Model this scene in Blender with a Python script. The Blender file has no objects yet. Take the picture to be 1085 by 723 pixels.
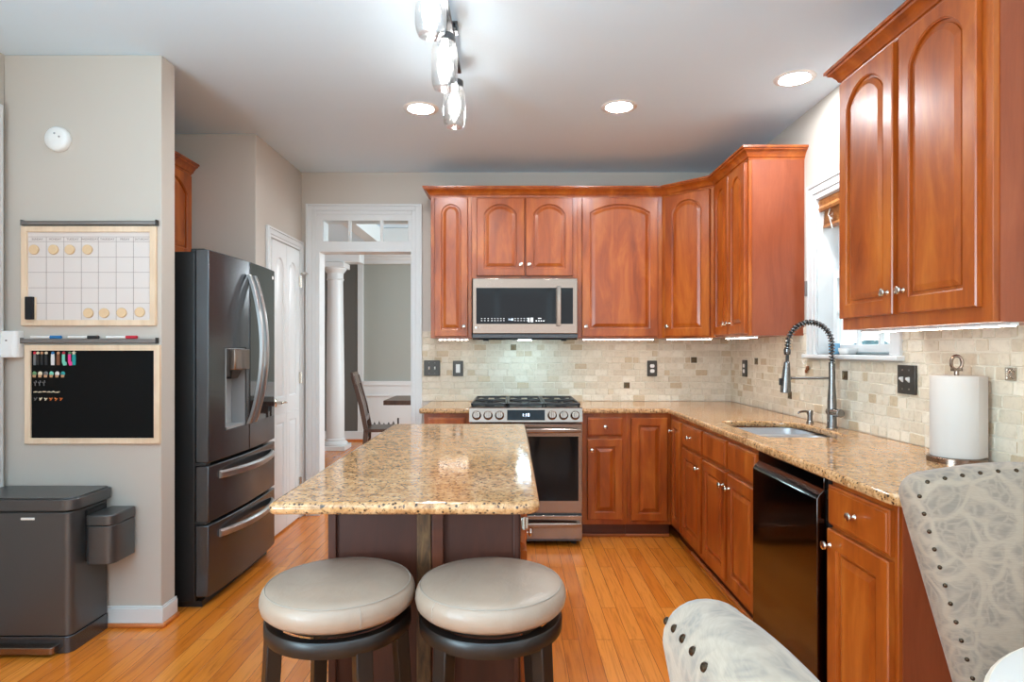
import bpy, bmesh, math, random
from mathutils import Vector, Matrix
random.seed(7)
PI = math.pi
SC = bpy.context.scene
COL = SC.collection

# ------------------------------------------------------------------ camera
cam_d = bpy.data.cameras.new('camera')
cam_d.sensor_width = 36.0
cam_d.lens = 660 * 36.0 / 1085
cam_d.shift_y = 8.5 / 1085
cam_d.shift_x = -0.5 / 1085
cam_d.clip_start = 0.02
cam = bpy.data.objects.new('camera', cam_d)
COL.objects.link(cam)
cam.location = (0, 0, 1.33)
cam.rotation_euler = (PI / 2, 0, 0)
SC.camera = cam

# ------------------------------------------------------------------ world, exposure, window light
SC.view_settings.view_transform = 'Standard'
SC.view_settings.look = 'None'
SC.view_settings.gamma = 1
SC.view_settings.use_curve_mapping = False
SC.view_settings.exposure = 0.15
SC.cycles.use_denoising = True
SC.cycles.max_bounces = 10
SC.cycles.diffuse_bounces = 8
SC.cycles.caustics_reflective = False
SC.cycles.caustics_refractive = False
SC.cycles.sample_clamp_indirect = 6.0
W = bpy.data.worlds.new('sky')
SC.world = W
W.use_nodes = True
W.node_tree.nodes['Background'].inputs[0].default_value = (0.86, 0.93, 1.0, 1)
W.node_tree.nodes['Background'].inputs[1].default_value = 2.2


def area(name, loc, rot, sx, sy, power, col=(1, 1, 1), spread=PI):
    l = bpy.data.lights.new(name, 'AREA')
    l.shape = 'RECTANGLE'
    l.size = sx
    l.size_y = sy
    l.energy = power
    l.color = col
    l.spread = spread
    o = bpy.data.objects.new(name, l)
    COL.objects.link(o)
    o.location = loc
    o.rotation_euler = rot
    return o


# daylight through the tall windows of the rear wall and of the rear left wall
area('rear_window_daylight', (0.2, -2.32, 1.45), (PI / 2 + 0.70, 0, PI), 3.0, 2.0, 90, (0.66, 0.87, 1.0))
area('side_window_daylight', (-2.36, -0.6, 1.45), (PI / 2 + 0.75, 0, -PI / 2), 1.8, 1.9, 235, (0.60, 0.85, 1.0))
area('nook_window_daylight', (1.72, -0.55, 1.45), (PI / 2 + 0.85, 0, PI / 2 + 0.6), 1.8, 1.9, 90, (0.62, 0.86, 1.0))
# added fill disc above the frame, no can seen there; brightens the pantry wall
for cx_, cy_, pw_ in ((-0.5, 2.2, 4),):
    a_ = area('added_fill_light', (cx_, cy_, 2.735), (0, 0, 0), 0.14, 0.14, pw_, (0.88, 0.95, 1.0))
    a_.data.shape = 'DISK'
# daylight over the sink and in the dining room
area('sink_window_daylight', (2.6, 3.22, 3.1), (0.0, 0.75, 0.0), 1.2, 1.4, 90, (0.85, 0.94, 1.0))
area('dining_window_daylight', (1.85, 7.0, 1.5), (PI / 2, 0, PI / 2), 2.4, 1.8, 90, (0.80, 0.94, 1.0))
pl = bpy.data.lights.new('dining_fill_light', 'POINT')  # added fill for the dark ceiling tray
pl.energy = 45
pl.shadow_soft_size = 0.25
pl.color = (0.86, 0.95, 1.0)
plo = bpy.data.objects.new('dining_fill_light', pl)
COL.objects.link(plo)
plo.location = (0.1, 7.0, 2.1)


# ------------------------------------------------------------------ node helpers and materials
def hexc(r, g, b):
    def f(c):
        c /= 255.0
        return c / 12.92 if c <= 0.04045 else ((c + 0.055) / 1.055) ** 2.4
    return (f(r), f(g), f(b), 1)


def mat(name, col, rough=0.5, metal=0.0, **kw):
    m = bpy.data.materials.new(name)
    m.use_nodes = True
    p = m.node_tree.nodes['Principled BSDF']
    p.inputs['Base Color'].default_value = col
    p.inputs['Roughness'].default_value = rough
    p.inputs['Metallic'].default_value = metal
    for k, v in kw.items():
        p.inputs[k].default_value = v
    return m


class N:
    """small wrapper over a material's node tree"""
    def __init__(self, m):
        self.t = m.node_tree
        self.p = self.t.nodes['Principled BSDF']

    def n(self, typ, **kw):
        x = self.t.nodes.new(typ)
        for k, v in kw.items():
            if k in x.inputs.keys():
                x.inputs[k].default_value = v
            else:
                setattr(x, k, v)
        return x

    def l(self, a, b):
        self.t.links.new(a, b)

    def coords(self, scale=(1, 1, 1), rot=(0, 0, 0), jitter=True):
        tc = self.n('ShaderNodeTexCoord')
        out = tc.outputs['Object']
        if jitter:
            oi = self.n('ShaderNodeObjectInfo')
            mu = self.n('ShaderNodeVectorMath', operation='SCALE')
            cb = self.n('ShaderNodeCombineXYZ')
            for i in range(3):
                self.l(oi.outputs['Random'], cb.inputs[i])
            self.l(cb.outputs[0], mu.inputs[0])
            mu.inputs['Scale'].default_value = 13.0
            ad = self.n('ShaderNodeVectorMath', operation='ADD')
            self.l(out, ad.inputs[0])
            self.l(mu.outputs[0], ad.inputs[1])
            out = ad.outputs[0]
        mp = self.n('ShaderNodeMapping')
        mp.inputs['Scale'].default_value = scale
        mp.inputs['Rotation'].default_value = rot
        self.l(out, mp.inputs['Vector'])
        return mp.outputs[0]

    def noise(self, vec, scale, detail=4, rough=0.55, dist=0.0):
        x = self.n('ShaderNodeTexNoise')
        x.inputs['Scale'].default_value = scale
        x.inputs['Detail'].default_value = detail
        x.inputs['Roughness'].default_value = rough
        x.inputs['Distortion'].default_value = dist
        self.l(vec, x.inputs['Vector'])
        return x.outputs['Fac']

    def ramp(self, fac, stops):
        x = self.n('ShaderNodeValToRGB')
        e = x.color_ramp.elements
        e[0].position, e[0].color = stops[0]
        e[1].position, e[1].color = stops[-1]
        for pos, c in stops[1:-1]:
            k = e.new(pos)
            k.color = c
        self.l(fac, x.inputs[0])
        return x.outputs[0]

    def mix(self, fac, a, b, mode='MIX'):
        x = self.n('ShaderNodeMix', data_type='RGBA', blend_type=mode)
        if isinstance(fac, (int, float)):
            x.inputs[0].default_value = fac
        else:
            self.l(fac, x.inputs[0])
        for s, v in ((6, a), (7, b)):
            if isinstance(v, tuple):
                x.inputs[s].default_value = v
            else:
                self.l(v, x.inputs[s])
        return x.outputs[2]

    def bump(self, h, strength=0.2, dist=0.002):
        b = self.n('ShaderNodeBump')
        b.inputs['Strength'].default_value = strength
        b.inputs['Distance'].default_value = dist
        self.l(h, b.inputs['Height'])
        self.l(b.outputs[0], self.p.inputs['Normal'])

    def base(self, c):
        self.l(c, self.p.inputs['Base Color'])


def wood(name, dark, mid, light, rough=0.3, coat=0.3, vert=True, sc=1.0):
    m = mat(name, mid, rough)
    k = N(m)
    s = (6 * sc, 6 * sc, 1.3 * sc) if vert else (0.9 * sc, 9 * sc, 9 * sc)
    v = k.coords(s)
    a = k.noise(v, 1.6, 5, 0.6, 0.6)
    s2 = (80 * sc, 80 * sc, 6 * sc) if vert else (3 * sc, 60 * sc, 60 * sc)
    b = k.noise(k.coords(s2), 1.5, 3, 0.6)
    c = k.ramp(a, [(0.25, dark), (0.5, mid), (0.78, light)])
    c2 = k.ramp(b, [(0.3, (0.86, 0.85, 0.84, 1)), (0.7, (1.05, 1.05, 1.05, 1))])
    k.base(k.mix(0.45, c, k.mix(1.0, c, c2, 'MULTIPLY')))
    k.p.inputs['Coat Weight'].default_value = coat
    k.p.inputs['Coat Roughness'].default_value = 0.22
    return m


M = {}
M['cherry'] = wood('cherry_wood', hexc(120, 48, 10), hexc(162, 76, 19), hexc(194, 110, 40), 0.32, 0.2)
M['cherry_panel'] = wood('cherry_laminate_panel', hexc(126, 56, 28), hexc(144, 68, 36), hexc(158, 80, 46), 0.4, 0.15)
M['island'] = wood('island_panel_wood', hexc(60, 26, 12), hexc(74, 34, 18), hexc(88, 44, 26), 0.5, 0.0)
M['toe'] = wood('toe_kick_wood', hexc(70, 30, 14), hexc(92, 42, 20), hexc(110, 54, 28), 0.45, 0.1, False)
M['shoe'] = wood('oak_shoe_wood', hexc(176, 96, 44), hexc(200, 118, 60), hexc(214, 136, 76), 0.35, 0.2, False)
M['darkwood'] = wood('espresso_wood', hexc(20, 13, 10), hexc(27, 19, 15), hexc(36, 26, 20), 0.38, 0.1)
M['dining'] = wood('walnut_stained_wood', hexc(52, 34, 26), hexc(78, 54, 42), hexc(98, 72, 56), 0.35, 0.3)
M['rustic'] = wood('rustic_post_wood', hexc(30, 18, 8), hexc(92, 62, 34), hexc(134, 100, 60), 0.55, 0.0, True, 5.0)
M['maple'] = wood('pale_maple_frame', hexc(214, 184, 152), hexc(228, 202, 172), hexc(238, 216, 190), 0.5, 0.0, True, 0.7)
M['blindwood'] = wood('bamboo_blind_wood', hexc(120, 66, 28), hexc(168, 104, 52), hexc(206, 148, 88), 0.45, 0.1, False, 2.0)
M['white'] = mat('white_trim_paint', hexc(216, 217, 216), 0.35)
M['wall'] = mat('grey_wall_paint', hexc(194, 185, 174), 0.65)
M['wall_far'] = mat('light_grey_paint', hexc(160, 162, 154), 0.65)
M['wall_dark'] = mat('charcoal_paint', hexc(92, 88, 82), 0.6)
M['ceil'] = mat('ceiling_paint', hexc(216, 236, 250), 0.8)
M['nickel'] = mat('satin_nickel', hexc(214, 206, 194), 0.22, 1.0)
M['steel'] = mat('brushed_steel', hexc(148, 128, 115), 0.22, 1.0)
M['steel_dark'] = mat('dark_stainless', hexc(88, 90, 93), 0.24, 0.78)
M['can'] = mat('trash_can_steel', hexc(96, 96, 96), 0.33, 0.72)
M['handle'] = mat('bright_steel_handle', hexc(186, 184, 182), 0.3, 0.9)
M['chrome'] = mat('faucet_steel', hexc(132, 129, 127), 0.27, 1.0)
M['sinksteel'] = mat('sink_steel', hexc(226, 226, 228), 0.42, 1.0)
M['bronze'] = mat('aged_bronze', hexc(108, 92, 70), 0.4, 0.8)
M['plate'] = mat('pewter_switch_plate', hexc(74, 70, 66), 0.4, 0.6)
M['blackglass'] = mat('black_glass', (0.006, 0.006, 0.007, 1), 0.06, 0.0, **{'Specular IOR Level': 0.22})
M['blackmirror'] = mat('dark_mirror_glass', (0.01, 0.01, 0.011, 1), 0.04)
M['black'] = mat('black_plastic', (0.012, 0.012, 0.012, 1), 0.4)
M['iron'] = mat('cast_iron', (0.02, 0.021, 0.023, 1), 0.42)
M['blackmetal'] = mat('black_stainless', hexc(92, 84, 80), 0.12, 1.0)
M['plastic'] = mat('white_plastic', hexc(232, 231, 228), 0.4)
M['greyplastic'] = mat('grey_plastic', hexc(150, 150, 150), 0.4)
M['paper'] = mat('paper_towel', hexc(200, 192, 184), 0.9)
M['magnetwood'] = mat('magnet_wood', hexc(222, 190, 150), 0.6)
M['rail'] = mat('grey_rail', hexc(128, 122, 118), 0.4, 0.5)
M['chalk'] = mat('chalkboard_black', (0.005, 0.005, 0.005, 1), 0.7, 0.0, **{'Specular IOR Level': 0.12})
M['whiteboard'] = mat('whiteboard', hexc(218, 208, 202), 0.3)
M['ink'] = mat('grey_ink', hexc(150, 132, 126), 0.6)
M['felt'] = mat('eraser_felt', hexc(26, 24, 26), 0.9)
M['copper'] = mat('copper_brown', hexc(140, 80, 40), 0.4, 0.5)
M['bluecup'] = mat('blue_glass', hexc(120, 170, 200), 0.2)
M['tabletop'] = mat('white_table_top', hexc(214, 206, 198), 0.25)
M['rimcream'] = mat('cream_rim', hexc(222, 206, 186), 0.4)
M['nail'] = mat('dark_bronze_nail', hexc(70, 54, 40), 0.32, 0.9)
M['cord'] = mat('white_cord', hexc(225, 222, 215), 0.7)
for nm, c in (('c_blue', (30, 110, 170)), ('c_red', (190, 30, 50)), ('c_mint', (120, 205, 180)), ('c_pink', (225, 60, 140)),
              ('c_teal', (20, 150, 150)), ('c_tan', (200, 150, 110)), ('c_white', (225, 225, 225)), ('c_brown', (120, 72, 44)),
              ('c_grey', (110, 108, 108)), ('c_green', (100, 140, 95)), ('c_coal', (34, 34, 36)), ('c_orange', (220, 120, 60)),
              ('c_cream', (228, 210, 180))):
    M[nm] = mat('paint_' + nm[2:], hexc(*c), 0.6)


def emis(name, col, strength):
    m = mat(name, (0.8, 0.8, 0.8, 1), 0.5)
    p = m.node_tree.nodes['Principled BSDF']
    p.inputs['Emission Color'].default_value = col
    p.inputs['Emission Strength'].default_value = strength
    return m


M['can_lens'] = emis('downlight_lens', (0.90, 0.96, 1.0, 1), 290)
M['bulb'] = emis('bulb_glow', (1.0, 0.97, 0.93, 1), 62)
M['led'] = emis('led_strip_glow', (1.0, 0.92, 0.80, 1), 24)
M['hood_led'] = emis('hood_led_glow', (0.55, 0.86, 1.0, 1), 160)
M['display'] = emis('display_glow', (0.55, 0.75, 1.0, 1), 2.5)
M['legend'] = emis('legend_glow', (0.9, 0.92, 0.95, 1), 0.4)

# thin clear glass: fresnel reflection over a transparent body
m = bpy.data.materials.new('clear_glass')
m.use_nodes = True
t = m.node_tree
t.nodes.remove(t.nodes['Principled BSDF'])
g = t.nodes.new('ShaderNodeBsdfGlossy')
g.inputs['Roughness'].default_value = 0.02
tr = t.nodes.new('ShaderNodeBsdfTransparent')
tr.inputs[0].default_value = (0.96, 0.975, 0.975, 1)
lw = t.nodes.new('ShaderNodeLayerWeight')
lw.inputs[0].default_value = 0.25
mx = t.nodes.new('ShaderNodeMixShader')
t.links.new(lw.outputs['Facing'], mx.inputs[0])
t.links.new(tr.outputs[0], mx.inputs[1])
t.links.new(g.outputs[0], mx.inputs[2])
t.links.new(mx.outputs[0], t.nodes['Material Output'].inputs[0])
lw.inputs[0].default_value = 0.12
M['glass'] = m

# jar glass: the same with a hammered bump
m = m.copy()
m.name = 'jar_glass'
t = m.node_tree
no = t.nodes.new('ShaderNodeTexNoise')
no.inputs['Scale'].default_value = 70
tc = t.nodes.new('ShaderNodeTexCoord')
t.links.new(tc.outputs['Object'], no.inputs['Vector'])
bp = t.nodes.new('ShaderNodeBump')
bp.inputs['Strength'].default_value = 0.5
bp.inputs['Distance'].default_value = 0.004
t.links.new(no.outputs['Fac'], bp.inputs['Height'])
for nn in t.nodes:
    if nn.type == 'BSDF_GLOSSY':
        t.links.new(bp.outputs[0], nn.inputs['Normal'])
        nn.inputs['Roughness'].default_value = 0.08
    if nn.type == 'LAYER_WEIGHT':
        nn.inputs[0].default_value = 0.35
        t.links.new(bp.outputs[0], nn.inputs['Normal'])
    if nn.type == 'BSDF_TRANSPARENT':
        nn.inputs[0].default_value = (0.9, 0.91, 0.91, 1)
tl = t.nodes.new('ShaderNodeBsdfTranslucent')
tl.inputs[0].default_value = (0.95, 0.95, 0.95, 1)
mx2 = t.nodes.new('ShaderNodeMixShader')
mx2.inputs[0].default_value = 0.015
old = [nn for nn in t.nodes if nn.type == 'MIX_SHADER' and nn != mx2][0]
t.links.new(old.outputs[0], mx2.inputs[1])
t.links.new(tl.outputs[0], mx2.inputs[2])
t.links.new(mx2.outputs[0], t.nodes['Material Output'].inputs[0])
M['jar'] = m


def make_floor():
    m = mat('oak_floor', hexc(200, 116, 58), 0.22)
    k = N(m)
    v = k.coords((1, 1, 1), (0, 0, PI / 2), jitter=False)
    br = k.n('ShaderNodeTexBrick')
    br.offset = 0.37
    br.offset_frequency = 2
    br.inputs['Color1'].default_value = (0, 0, 0, 1)
    br.inputs['Color2'].default_value = (1, 1, 1, 1)
    br.inputs['Mortar'].default_value = (0.5, 0.5, 0.5, 1)
    br.inputs['Scale'].default_value = 1.0
    br.inputs['Mortar Size'].default_value = 0.0011
    br.inputs['Mortar Smooth'].default_value = 0.1
    br.inputs['Bias'].default_value = 0.0
    br.inputs['Brick Width'].default_value = 0.95
    br.inputs['Row Height'].default_value = 0.076
    k.l(v, br.inputs['Vector'])
    tint = k.ramp(br.outputs['Color'], [(0.0, hexc(210, 116, 34)), (0.35, hexc(220, 127, 41)), (0.7, hexc(226, 134, 47)), (1.0, hexc(233, 146, 58))])
    gv = k.n('ShaderNodeVectorMath', operation='MULTIPLY_ADD')
    tc = k.n('ShaderNodeTexCoord')
    mu = k.n('ShaderNodeVectorMath', operation='SCALE')
    k.l(br.outputs['Color'], mu.inputs[0])
    mu.inputs['Scale'].default_value = 9.0
    k.l(tc.outputs['Object'], gv.inputs[0])
    gv.inputs[1].default_value = (26, 1.6, 1)
    k.l(mu.outputs[0], gv.inputs[2])
    gr = k.noise(gv.outputs[0], 1.5, 6, 0.62, 1.4)
    gc = k.ramp(gr, [(0.3, (0.62, 0.55, 0.5, 1)), (0.5, (0.98, 0.97, 0.96, 1)), (0.75, (1.06, 1.06, 1.06, 1))])
    c = k.mix(0.85, tint, k.mix(1.0, tint, gc, 'MULTIPLY'))
    c = k.mix(br.outputs['Fac'], c, hexc(116, 56, 22))
    k.base(c)
    k.p.inputs['Coat Weight'].default_value = 0.25
    k.p.inputs['Coat Roughness'].default_value = 0.12
    inv = k.n('ShaderNodeMath', operation='SUBTRACT')
    inv.inputs[0].default_value = 1.0
    k.l(br.outputs['Fac'], inv.inputs[1])
    k.bump(inv.outputs[0], 0.35, 0.001)
    return m


M['floor'] = make_floor()


def make_granite():
    m = mat('speckled_granite', hexc(200, 165, 120), 0.1)
    k = N(m)
    v = k.coords((1, 1, 1), jitter=False)
    big = k.noise(v, 9, 5, 0.6, 0.4)
    med = k.noise(v, 42, 6, 0.68, 0.5)
    fin = k.noise(v, 105, 4, 0.65, 0.2)
    c = k.ramp(med, [(0.30, hexc(78, 48, 28)), (0.41, hexc(150, 102, 62)), (0.50, hexc(194, 144, 94)), (0.62, hexc(214, 172, 126)), (0.78, hexc(226, 200, 166))])
    c2 = k.ramp(big, [(0.3, hexc(158, 112, 70)), (0.5, hexc(200, 152, 102)), (0.72, hexc(216, 182, 140))])
    c = k.mix(0.35, c, c2)
    sp = k.ramp(fin, [(0.36, (1, 1, 1, 1)), (0.43, (0, 0, 0, 1))])
    c = k.mix(sp, c, hexc(64, 48, 38))
    vo = k.n('ShaderNodeTexVoronoi')
    vo.inputs['Scale'].default_value = 75
    k.l(v, vo.inputs['Vector'])
    dk = k.ramp(vo.outputs['Distance'], [(0.22, (1, 1, 1, 1)), (0.36, (0, 0, 0, 1))])
    rn = k.ramp(vo.outputs['Color'], [(0.48, (0, 0, 0, 1)), (0.53, (1, 1, 1, 1))])
    dk = k.mix(1.0, dk, rn, 'MULTIPLY')
    c = k.mix(dk, c, hexc(56, 40, 30))
    k.base(c)
    k.p.inputs['Specular IOR Level'].default_value = 0.65
    return m


M['granite'] = make_granite()


def make_tile():
    m = mat('tumbled_travertine', hexc(214, 198, 172), 0.55)
    k = N(m)
    ge = k.n('ShaderNodeNewGeometry')
    base = k.ramp(ge.outputs['Random Per Island'], [(0.0, hexc(192, 170, 140)), (0.08, hexc(204, 186, 158)), (0.15, hexc(208, 194, 172)), (0.7, hexc(218, 206, 186)), (1.0, hexc(226, 216, 198))])
    v = k.coords((1, 1, 1), jitter=False)
    a = k.noise(v, 38, 6, 0.65, 0.6)
    cl = k.ramp(a, [(0.3, (0.82, 0.78, 0.72, 1)), (0.5, (1, 1, 1, 1)), (0.7, (1.05, 1.04, 1.02, 1))])
    k.base(k.mix(0.8, base, k.mix(1.0, base, cl, 'MULTIPLY')))
    k.bump(k.noise(v, 90, 5, 0.7), 0.35, 0.002)
    return m


M['tile'] = make_tile()
M['grout'] = mat('sand_grout', hexc(222, 212, 194), 0.85)


def make_fabric():
    m = mat('damask_fabric', hexc(200, 190, 178), 0.85)
    k = N(m)
    v = k.coords((1, 1, 1), jitter=False)
    wn_ = k.n('ShaderNodeTexNoise')
    wn_.inputs['Scale'].default_value = 7
    wn_.inputs['Detail'].default_value = 2
    k.l(v, wn_.inputs['Vector'])
    sc_ = k.n('ShaderNodeVectorMath', operation='MULTIPLY_ADD')
    k.l(wn_.outputs['Color'], sc_.inputs[0])
    sc_.inputs[1].default_value = (0.16, 0.16, 0.16)
    k.l(v, sc_.inputs[2])
    vo1 = k.n('ShaderNodeTexVoronoi', feature='DISTANCE_TO_EDGE')
    vo1.inputs['Scale'].default_value = 13
    k.l(sc_.outputs[0], vo1.inputs['Vector'])
    vo2 = k.n('ShaderNodeTexVoronoi', feature='DISTANCE_TO_EDGE')
    vo2.inputs['Scale'].default_value = 40
    k.l(sc_.outputs[0], vo2.inputs['Vector'])
    a = k.ramp(vo1.outputs['Distance'], [(0.04, (1, 1, 1, 1)), (0.16, (0, 0, 0, 1))])
    b = k.ramp(vo2.outputs['Distance'], [(0.05, (0.6, 0.6, 0.6, 1)), (0.25, (0, 0, 0, 1))])
    pat = k.mix(1.0, a, b, 'LIGHTEN')
    th = k.noise(k.coords((60, 60, 900), jitter=False), 1.0, 2, 0.5)
    c = k.mix(pat, hexc(132, 116, 102), hexc(160, 139, 119))
    tc = k.ramp(th, [(0.35, (0.9, 0.89, 0.88, 1)), (0.65, (1.04, 1.04, 1.04, 1))])
    k.base(k.mix(1.0, c, tc, 'MULTIPLY'))
    k.p.inputs['Sheen Weight'].default_value = 0.15
    k.bump(th, 0.2, 0.001)
    return m


M['fabric'] = make_fabric()


def make_leather():
    m = mat('taupe_leather', hexc(176, 162, 147), 0.38)
    k = N(m)
    v = k.coords((1, 1, 1))
    k.bump(k.noise(v, 9, 5, 0.6, 0.8), 0.25, 0.012)
    a = k.noise(v, 5, 4)
    k.base(k.ramp(a, [(0.3, hexc(158, 136, 118)), (0.7, hexc(172, 149, 130))]))
    return m


M['leather'] = make_leather()
M['seam'] = mat('seam_thread', hexc(160, 146, 132), 0.6)


def brushed(m, axis):
    k = N(m)
    s = [4, 4, 4]
    s[axis] = 260
    a = k.noise(k.coords(tuple(s)), 1.0, 2, 0.5)
    r0 = k.p.inputs['Roughness'].default_value
    r = k.ramp(a, [(0.3, (r0 * 0.8,) * 3 + (1,)), (0.7, (r0 * 1.25,) * 3 + (1,))])
    k.l(r, k.p.inputs['Roughness'])



hm = mat('hedge_leaves', hexc(40, 92, 96), 0.8)
kk = N(hm)
kk.base(kk.ramp(kk.noise(kk.coords(), 7, 6, 0.7), [(0.35, hexc(24, 84, 98)), (0.6, hexc(70, 140, 150)), (0.8, hexc(150, 200, 205))]))
M['hedge'] = hm
M['ground'] = mat('lawn', hexc(120, 150, 110), 0.9)


# ------------------------------------------------------------------ mesh builder
class B:
    def __init__(self):
        self.b = bmesh.new()

    def box(self, x0, x1, y0, y1, z0, z1):
        v = [self.b.verts.new(p) for p in ((x0, y0, z0), (x1, y0, z0), (x1, y1, z0), (x0, y1, z0),
                                           (x0, y0, z1), (x1, y0, z1), (x1, y1, z1), (x0, y1, z1))]
        for f in ((3, 2, 1, 0), (4, 5, 6, 7), (0, 1, 5, 4), (1, 2, 6, 5), (2, 3, 7, 6), (3, 0, 4, 7)):
            self.b.faces.new([v[i] for i in f])
        return self

    def loft(self, loops, cap0=True, cap1=True, closed=True):
        rings = [[self.b.verts.new(p) for p in lp] for lp in loops]
        n = len(rings[0])
        for a, c in zip(rings, rings[1:]):
            for i in range(n if closed else n - 1):
                j = (i + 1) % n
                try:
                    self.b.faces.new((a[i], a[j], c[j], c[i]))
                except ValueError:
                    pass
        if cap0:
            self.b.faces.new(rings[0][::-1])
        if cap1:
            self.b.faces.new(rings[-1])
        return self

    def lathe(self, prof, c=(0, 0, 0), axis=(0, 0, 1), seg=24, caps=True):
        c = Vector(c)
        ax = Vector(axis).normalized()
        q = Vector((0, 0, 1)).rotation_difference(ax)
        loops = []
        for r, h in prof:
            r = max(r, 1e-5)
            loops.append([c + q @ Vector((r * math.cos(2 * PI * i / seg), r * math.sin(2 * PI * i / seg), h)) for i in range(seg)])
        return self.loft(loops, caps, caps)

    def cyl(self, p0, p1, r, r1=None, seg=16):
        p0 = Vector(p0)
        d = Vector(p1) - p0
        return self.lathe([(r, 0), (r if r1 is None else r1, d.length)], p0, d, seg)

    def tube(self, pts, r, seg=8, flat=1.0, caps=True, closed=False):
        pts = [Vector(p) for p in pts]
        loops = []
        prev = None
        n = len(pts)
        for i, p in enumerate(pts):
            if closed:
                t = (pts[(i + 1) % n] - pts[i - 1])
            else:
                t = pts[min(i + 1, n - 1)] - pts[max(i - 1, 0)]
            t.normalize()
            if prev is None:
                up = Vector((0, 0, 1)) if abs(t.z) < 0.9 else Vector((1, 0, 0))
                u = t.cross(up).normalized()
            else:
                u = (prev - t * prev.dot(t)).normalized()
            prev = u
            w = t.cross(u)
            rr = r[i] if isinstance(r, (list, tuple)) else r
            loops.append([p + u * rr * math.cos(2 * PI * k / seg) + w * rr * flat * math.sin(2 * PI * k / seg) for k in range(seg)])
        if closed:
            loops.append(loops[0])
            return self.loft(loops, False, False)
        return self.loft(loops, caps, caps)

    def prism(self, pts, z0, z1):
        return self.loft([[(x, y, z0) for x, y in pts], [(x, y, z1) for x, y in pts]])

    def build(self, name, m, parent=None, loc=None, bevel=0, seg=2, angle=40, sub=0):
        bmesh.ops.recalc_face_normals(self.b, faces=self.b.faces)
        me = bpy.data.meshes.new(name)
        self.b.to_mesh(me)
        self.b.free()
        return link(name, me, m, parent, loc, bevel, seg, angle, sub)


def link(name, me, m, parent=None, loc=None, bevel=0, seg=2, angle=40, sub=0):
    for p in me.polygons:
        p.use_smooth = True
    me.set_sharp_from_angle(angle=math.radians(angle))
    if not me.materials:
        me.materials.append(M[m] if isinstance(m, str) else m)
    o = bpy.data.objects.new(name, me)
    COL.objects.link(o)
    if parent:
        o.parent = parent
    if loc:
        o.location = loc
    if bevel:
        md = o.modifiers.new('bevel', 'BEVEL')
        md.width = bevel
        md.segments = seg
        md.limit_method = 'ANGLE'
        md.harden_normals = False
    if sub:
        md = o.modifiers.new('subdivision', 'SUBSURF')
        md.levels = md.render_levels = sub
    return o


def thing(name, label, cat, loc=(0, 0, 0), rotz=0, group=None):
    o = bpy.data.objects.new(name, None)
    COL.objects.link(o)
    o.location = loc
    o.rotation_euler = (0, 0, rotz)
    o.empty_display_size = 0.1
    return tag(o, label, cat, group)


def tag(o, label, cat, group=None):
    o['label'] = label
    o['category'] = cat
    if group:
        o['group'] = group
    return o


def struct(o):
    o['kind'] = 'structure'
    return o


def dup(root, label=None):
    r = root.copy()
    COL.objects.link(r)
    if label:
        r['label'] = label
    for ch in list(root.children):
        c = ch.copy()
        COL.objects.link(c)
        c.parent = r
        for gc in list(ch.children):
            d = gc.copy()
            COL.objects.link(d)
            d.parent = c
    return r


def rrect(x0, x1, y0, y1, r, n=6):
    if not isinstance(r, (list, tuple)):
        r = [r] * 4
    pts = []
    for (cx, cy, a, rr) in ((x1 - r[0], y0 + r[0], -90, r[0]), (x1 - r[1], y1 - r[1], 0, r[1]),
                            (x0 + r[2], y1 - r[2], 90, r[2]), (x0 + r[3], y0 + r[3], 180, r[3])):
        for i in range(n + 1):
            t = math.radians(a + 90 * i / n)
            pts.append((cx + rr * math.cos(t), cy + rr * math.sin(t)))
    return pts


def slab(name, outlines, z0, z1, bev, m, parent=None):
    """flat slab of any outline with holes and a rounded edge"""
    cu = bpy.data.curves.new(name, 'CURVE')
    cu.dimensions = '2D'
    cu.fill_mode = 'BOTH'
    for pts in outlines:
        s = cu.splines.new('POLY')
        s.points.add(len(pts) - 1)
        for q, (x, y) in zip(s.points, pts):
            q.co = (x, y, 0, 1)
        s.use_cyclic_u = True
    cu.bevel_depth = bev
    cu.bevel_resolution = 3
    cu.offset = -bev
    cu.extrude = (z1 - z0) / 2 - bev
    tmp = bpy.data.objects.new(name, cu)
    COL.objects.link(tmp)
    dg = bpy.context.evaluated_depsgraph_get()
    me = bpy.data.meshes.new_from_object(tmp.evaluated_get(dg))
    bpy.data.objects.remove(tmp)
    me.transform(Matrix.Translation((0, 0, (z0 + z1) / 2)))
    me.materials.clear()
    return link(name, me, m, parent, angle=45)


def text(name, s, size, m, parent, mtx, ext=0.0004, align='CENTER'):
    cu = bpy.data.curves.new(name, 'FONT')
    cu.body = s
    cu.size = size
    cu.align_x = align
    cu.align_y = 'CENTER'
    cu.extrude = ext
    tmp = bpy.data.objects.new(name, cu)
    COL.objects.link(tmp)
    dg = bpy.context.evaluated_depsgraph_get()
    me = bpy.data.meshes.new_from_object(tmp.evaluated_get(dg))
    bpy.data.objects.remove(tmp)
    me.transform(mtx)
    me.materials.clear()
    return link(name, me, m, parent)


def front_text(x, y, z):      # text standing on a plane that faces local -y
    return Matrix.Translation((x, y, z)) @ Matrix.Rotation(PI / 2, 4, 'X')


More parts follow.
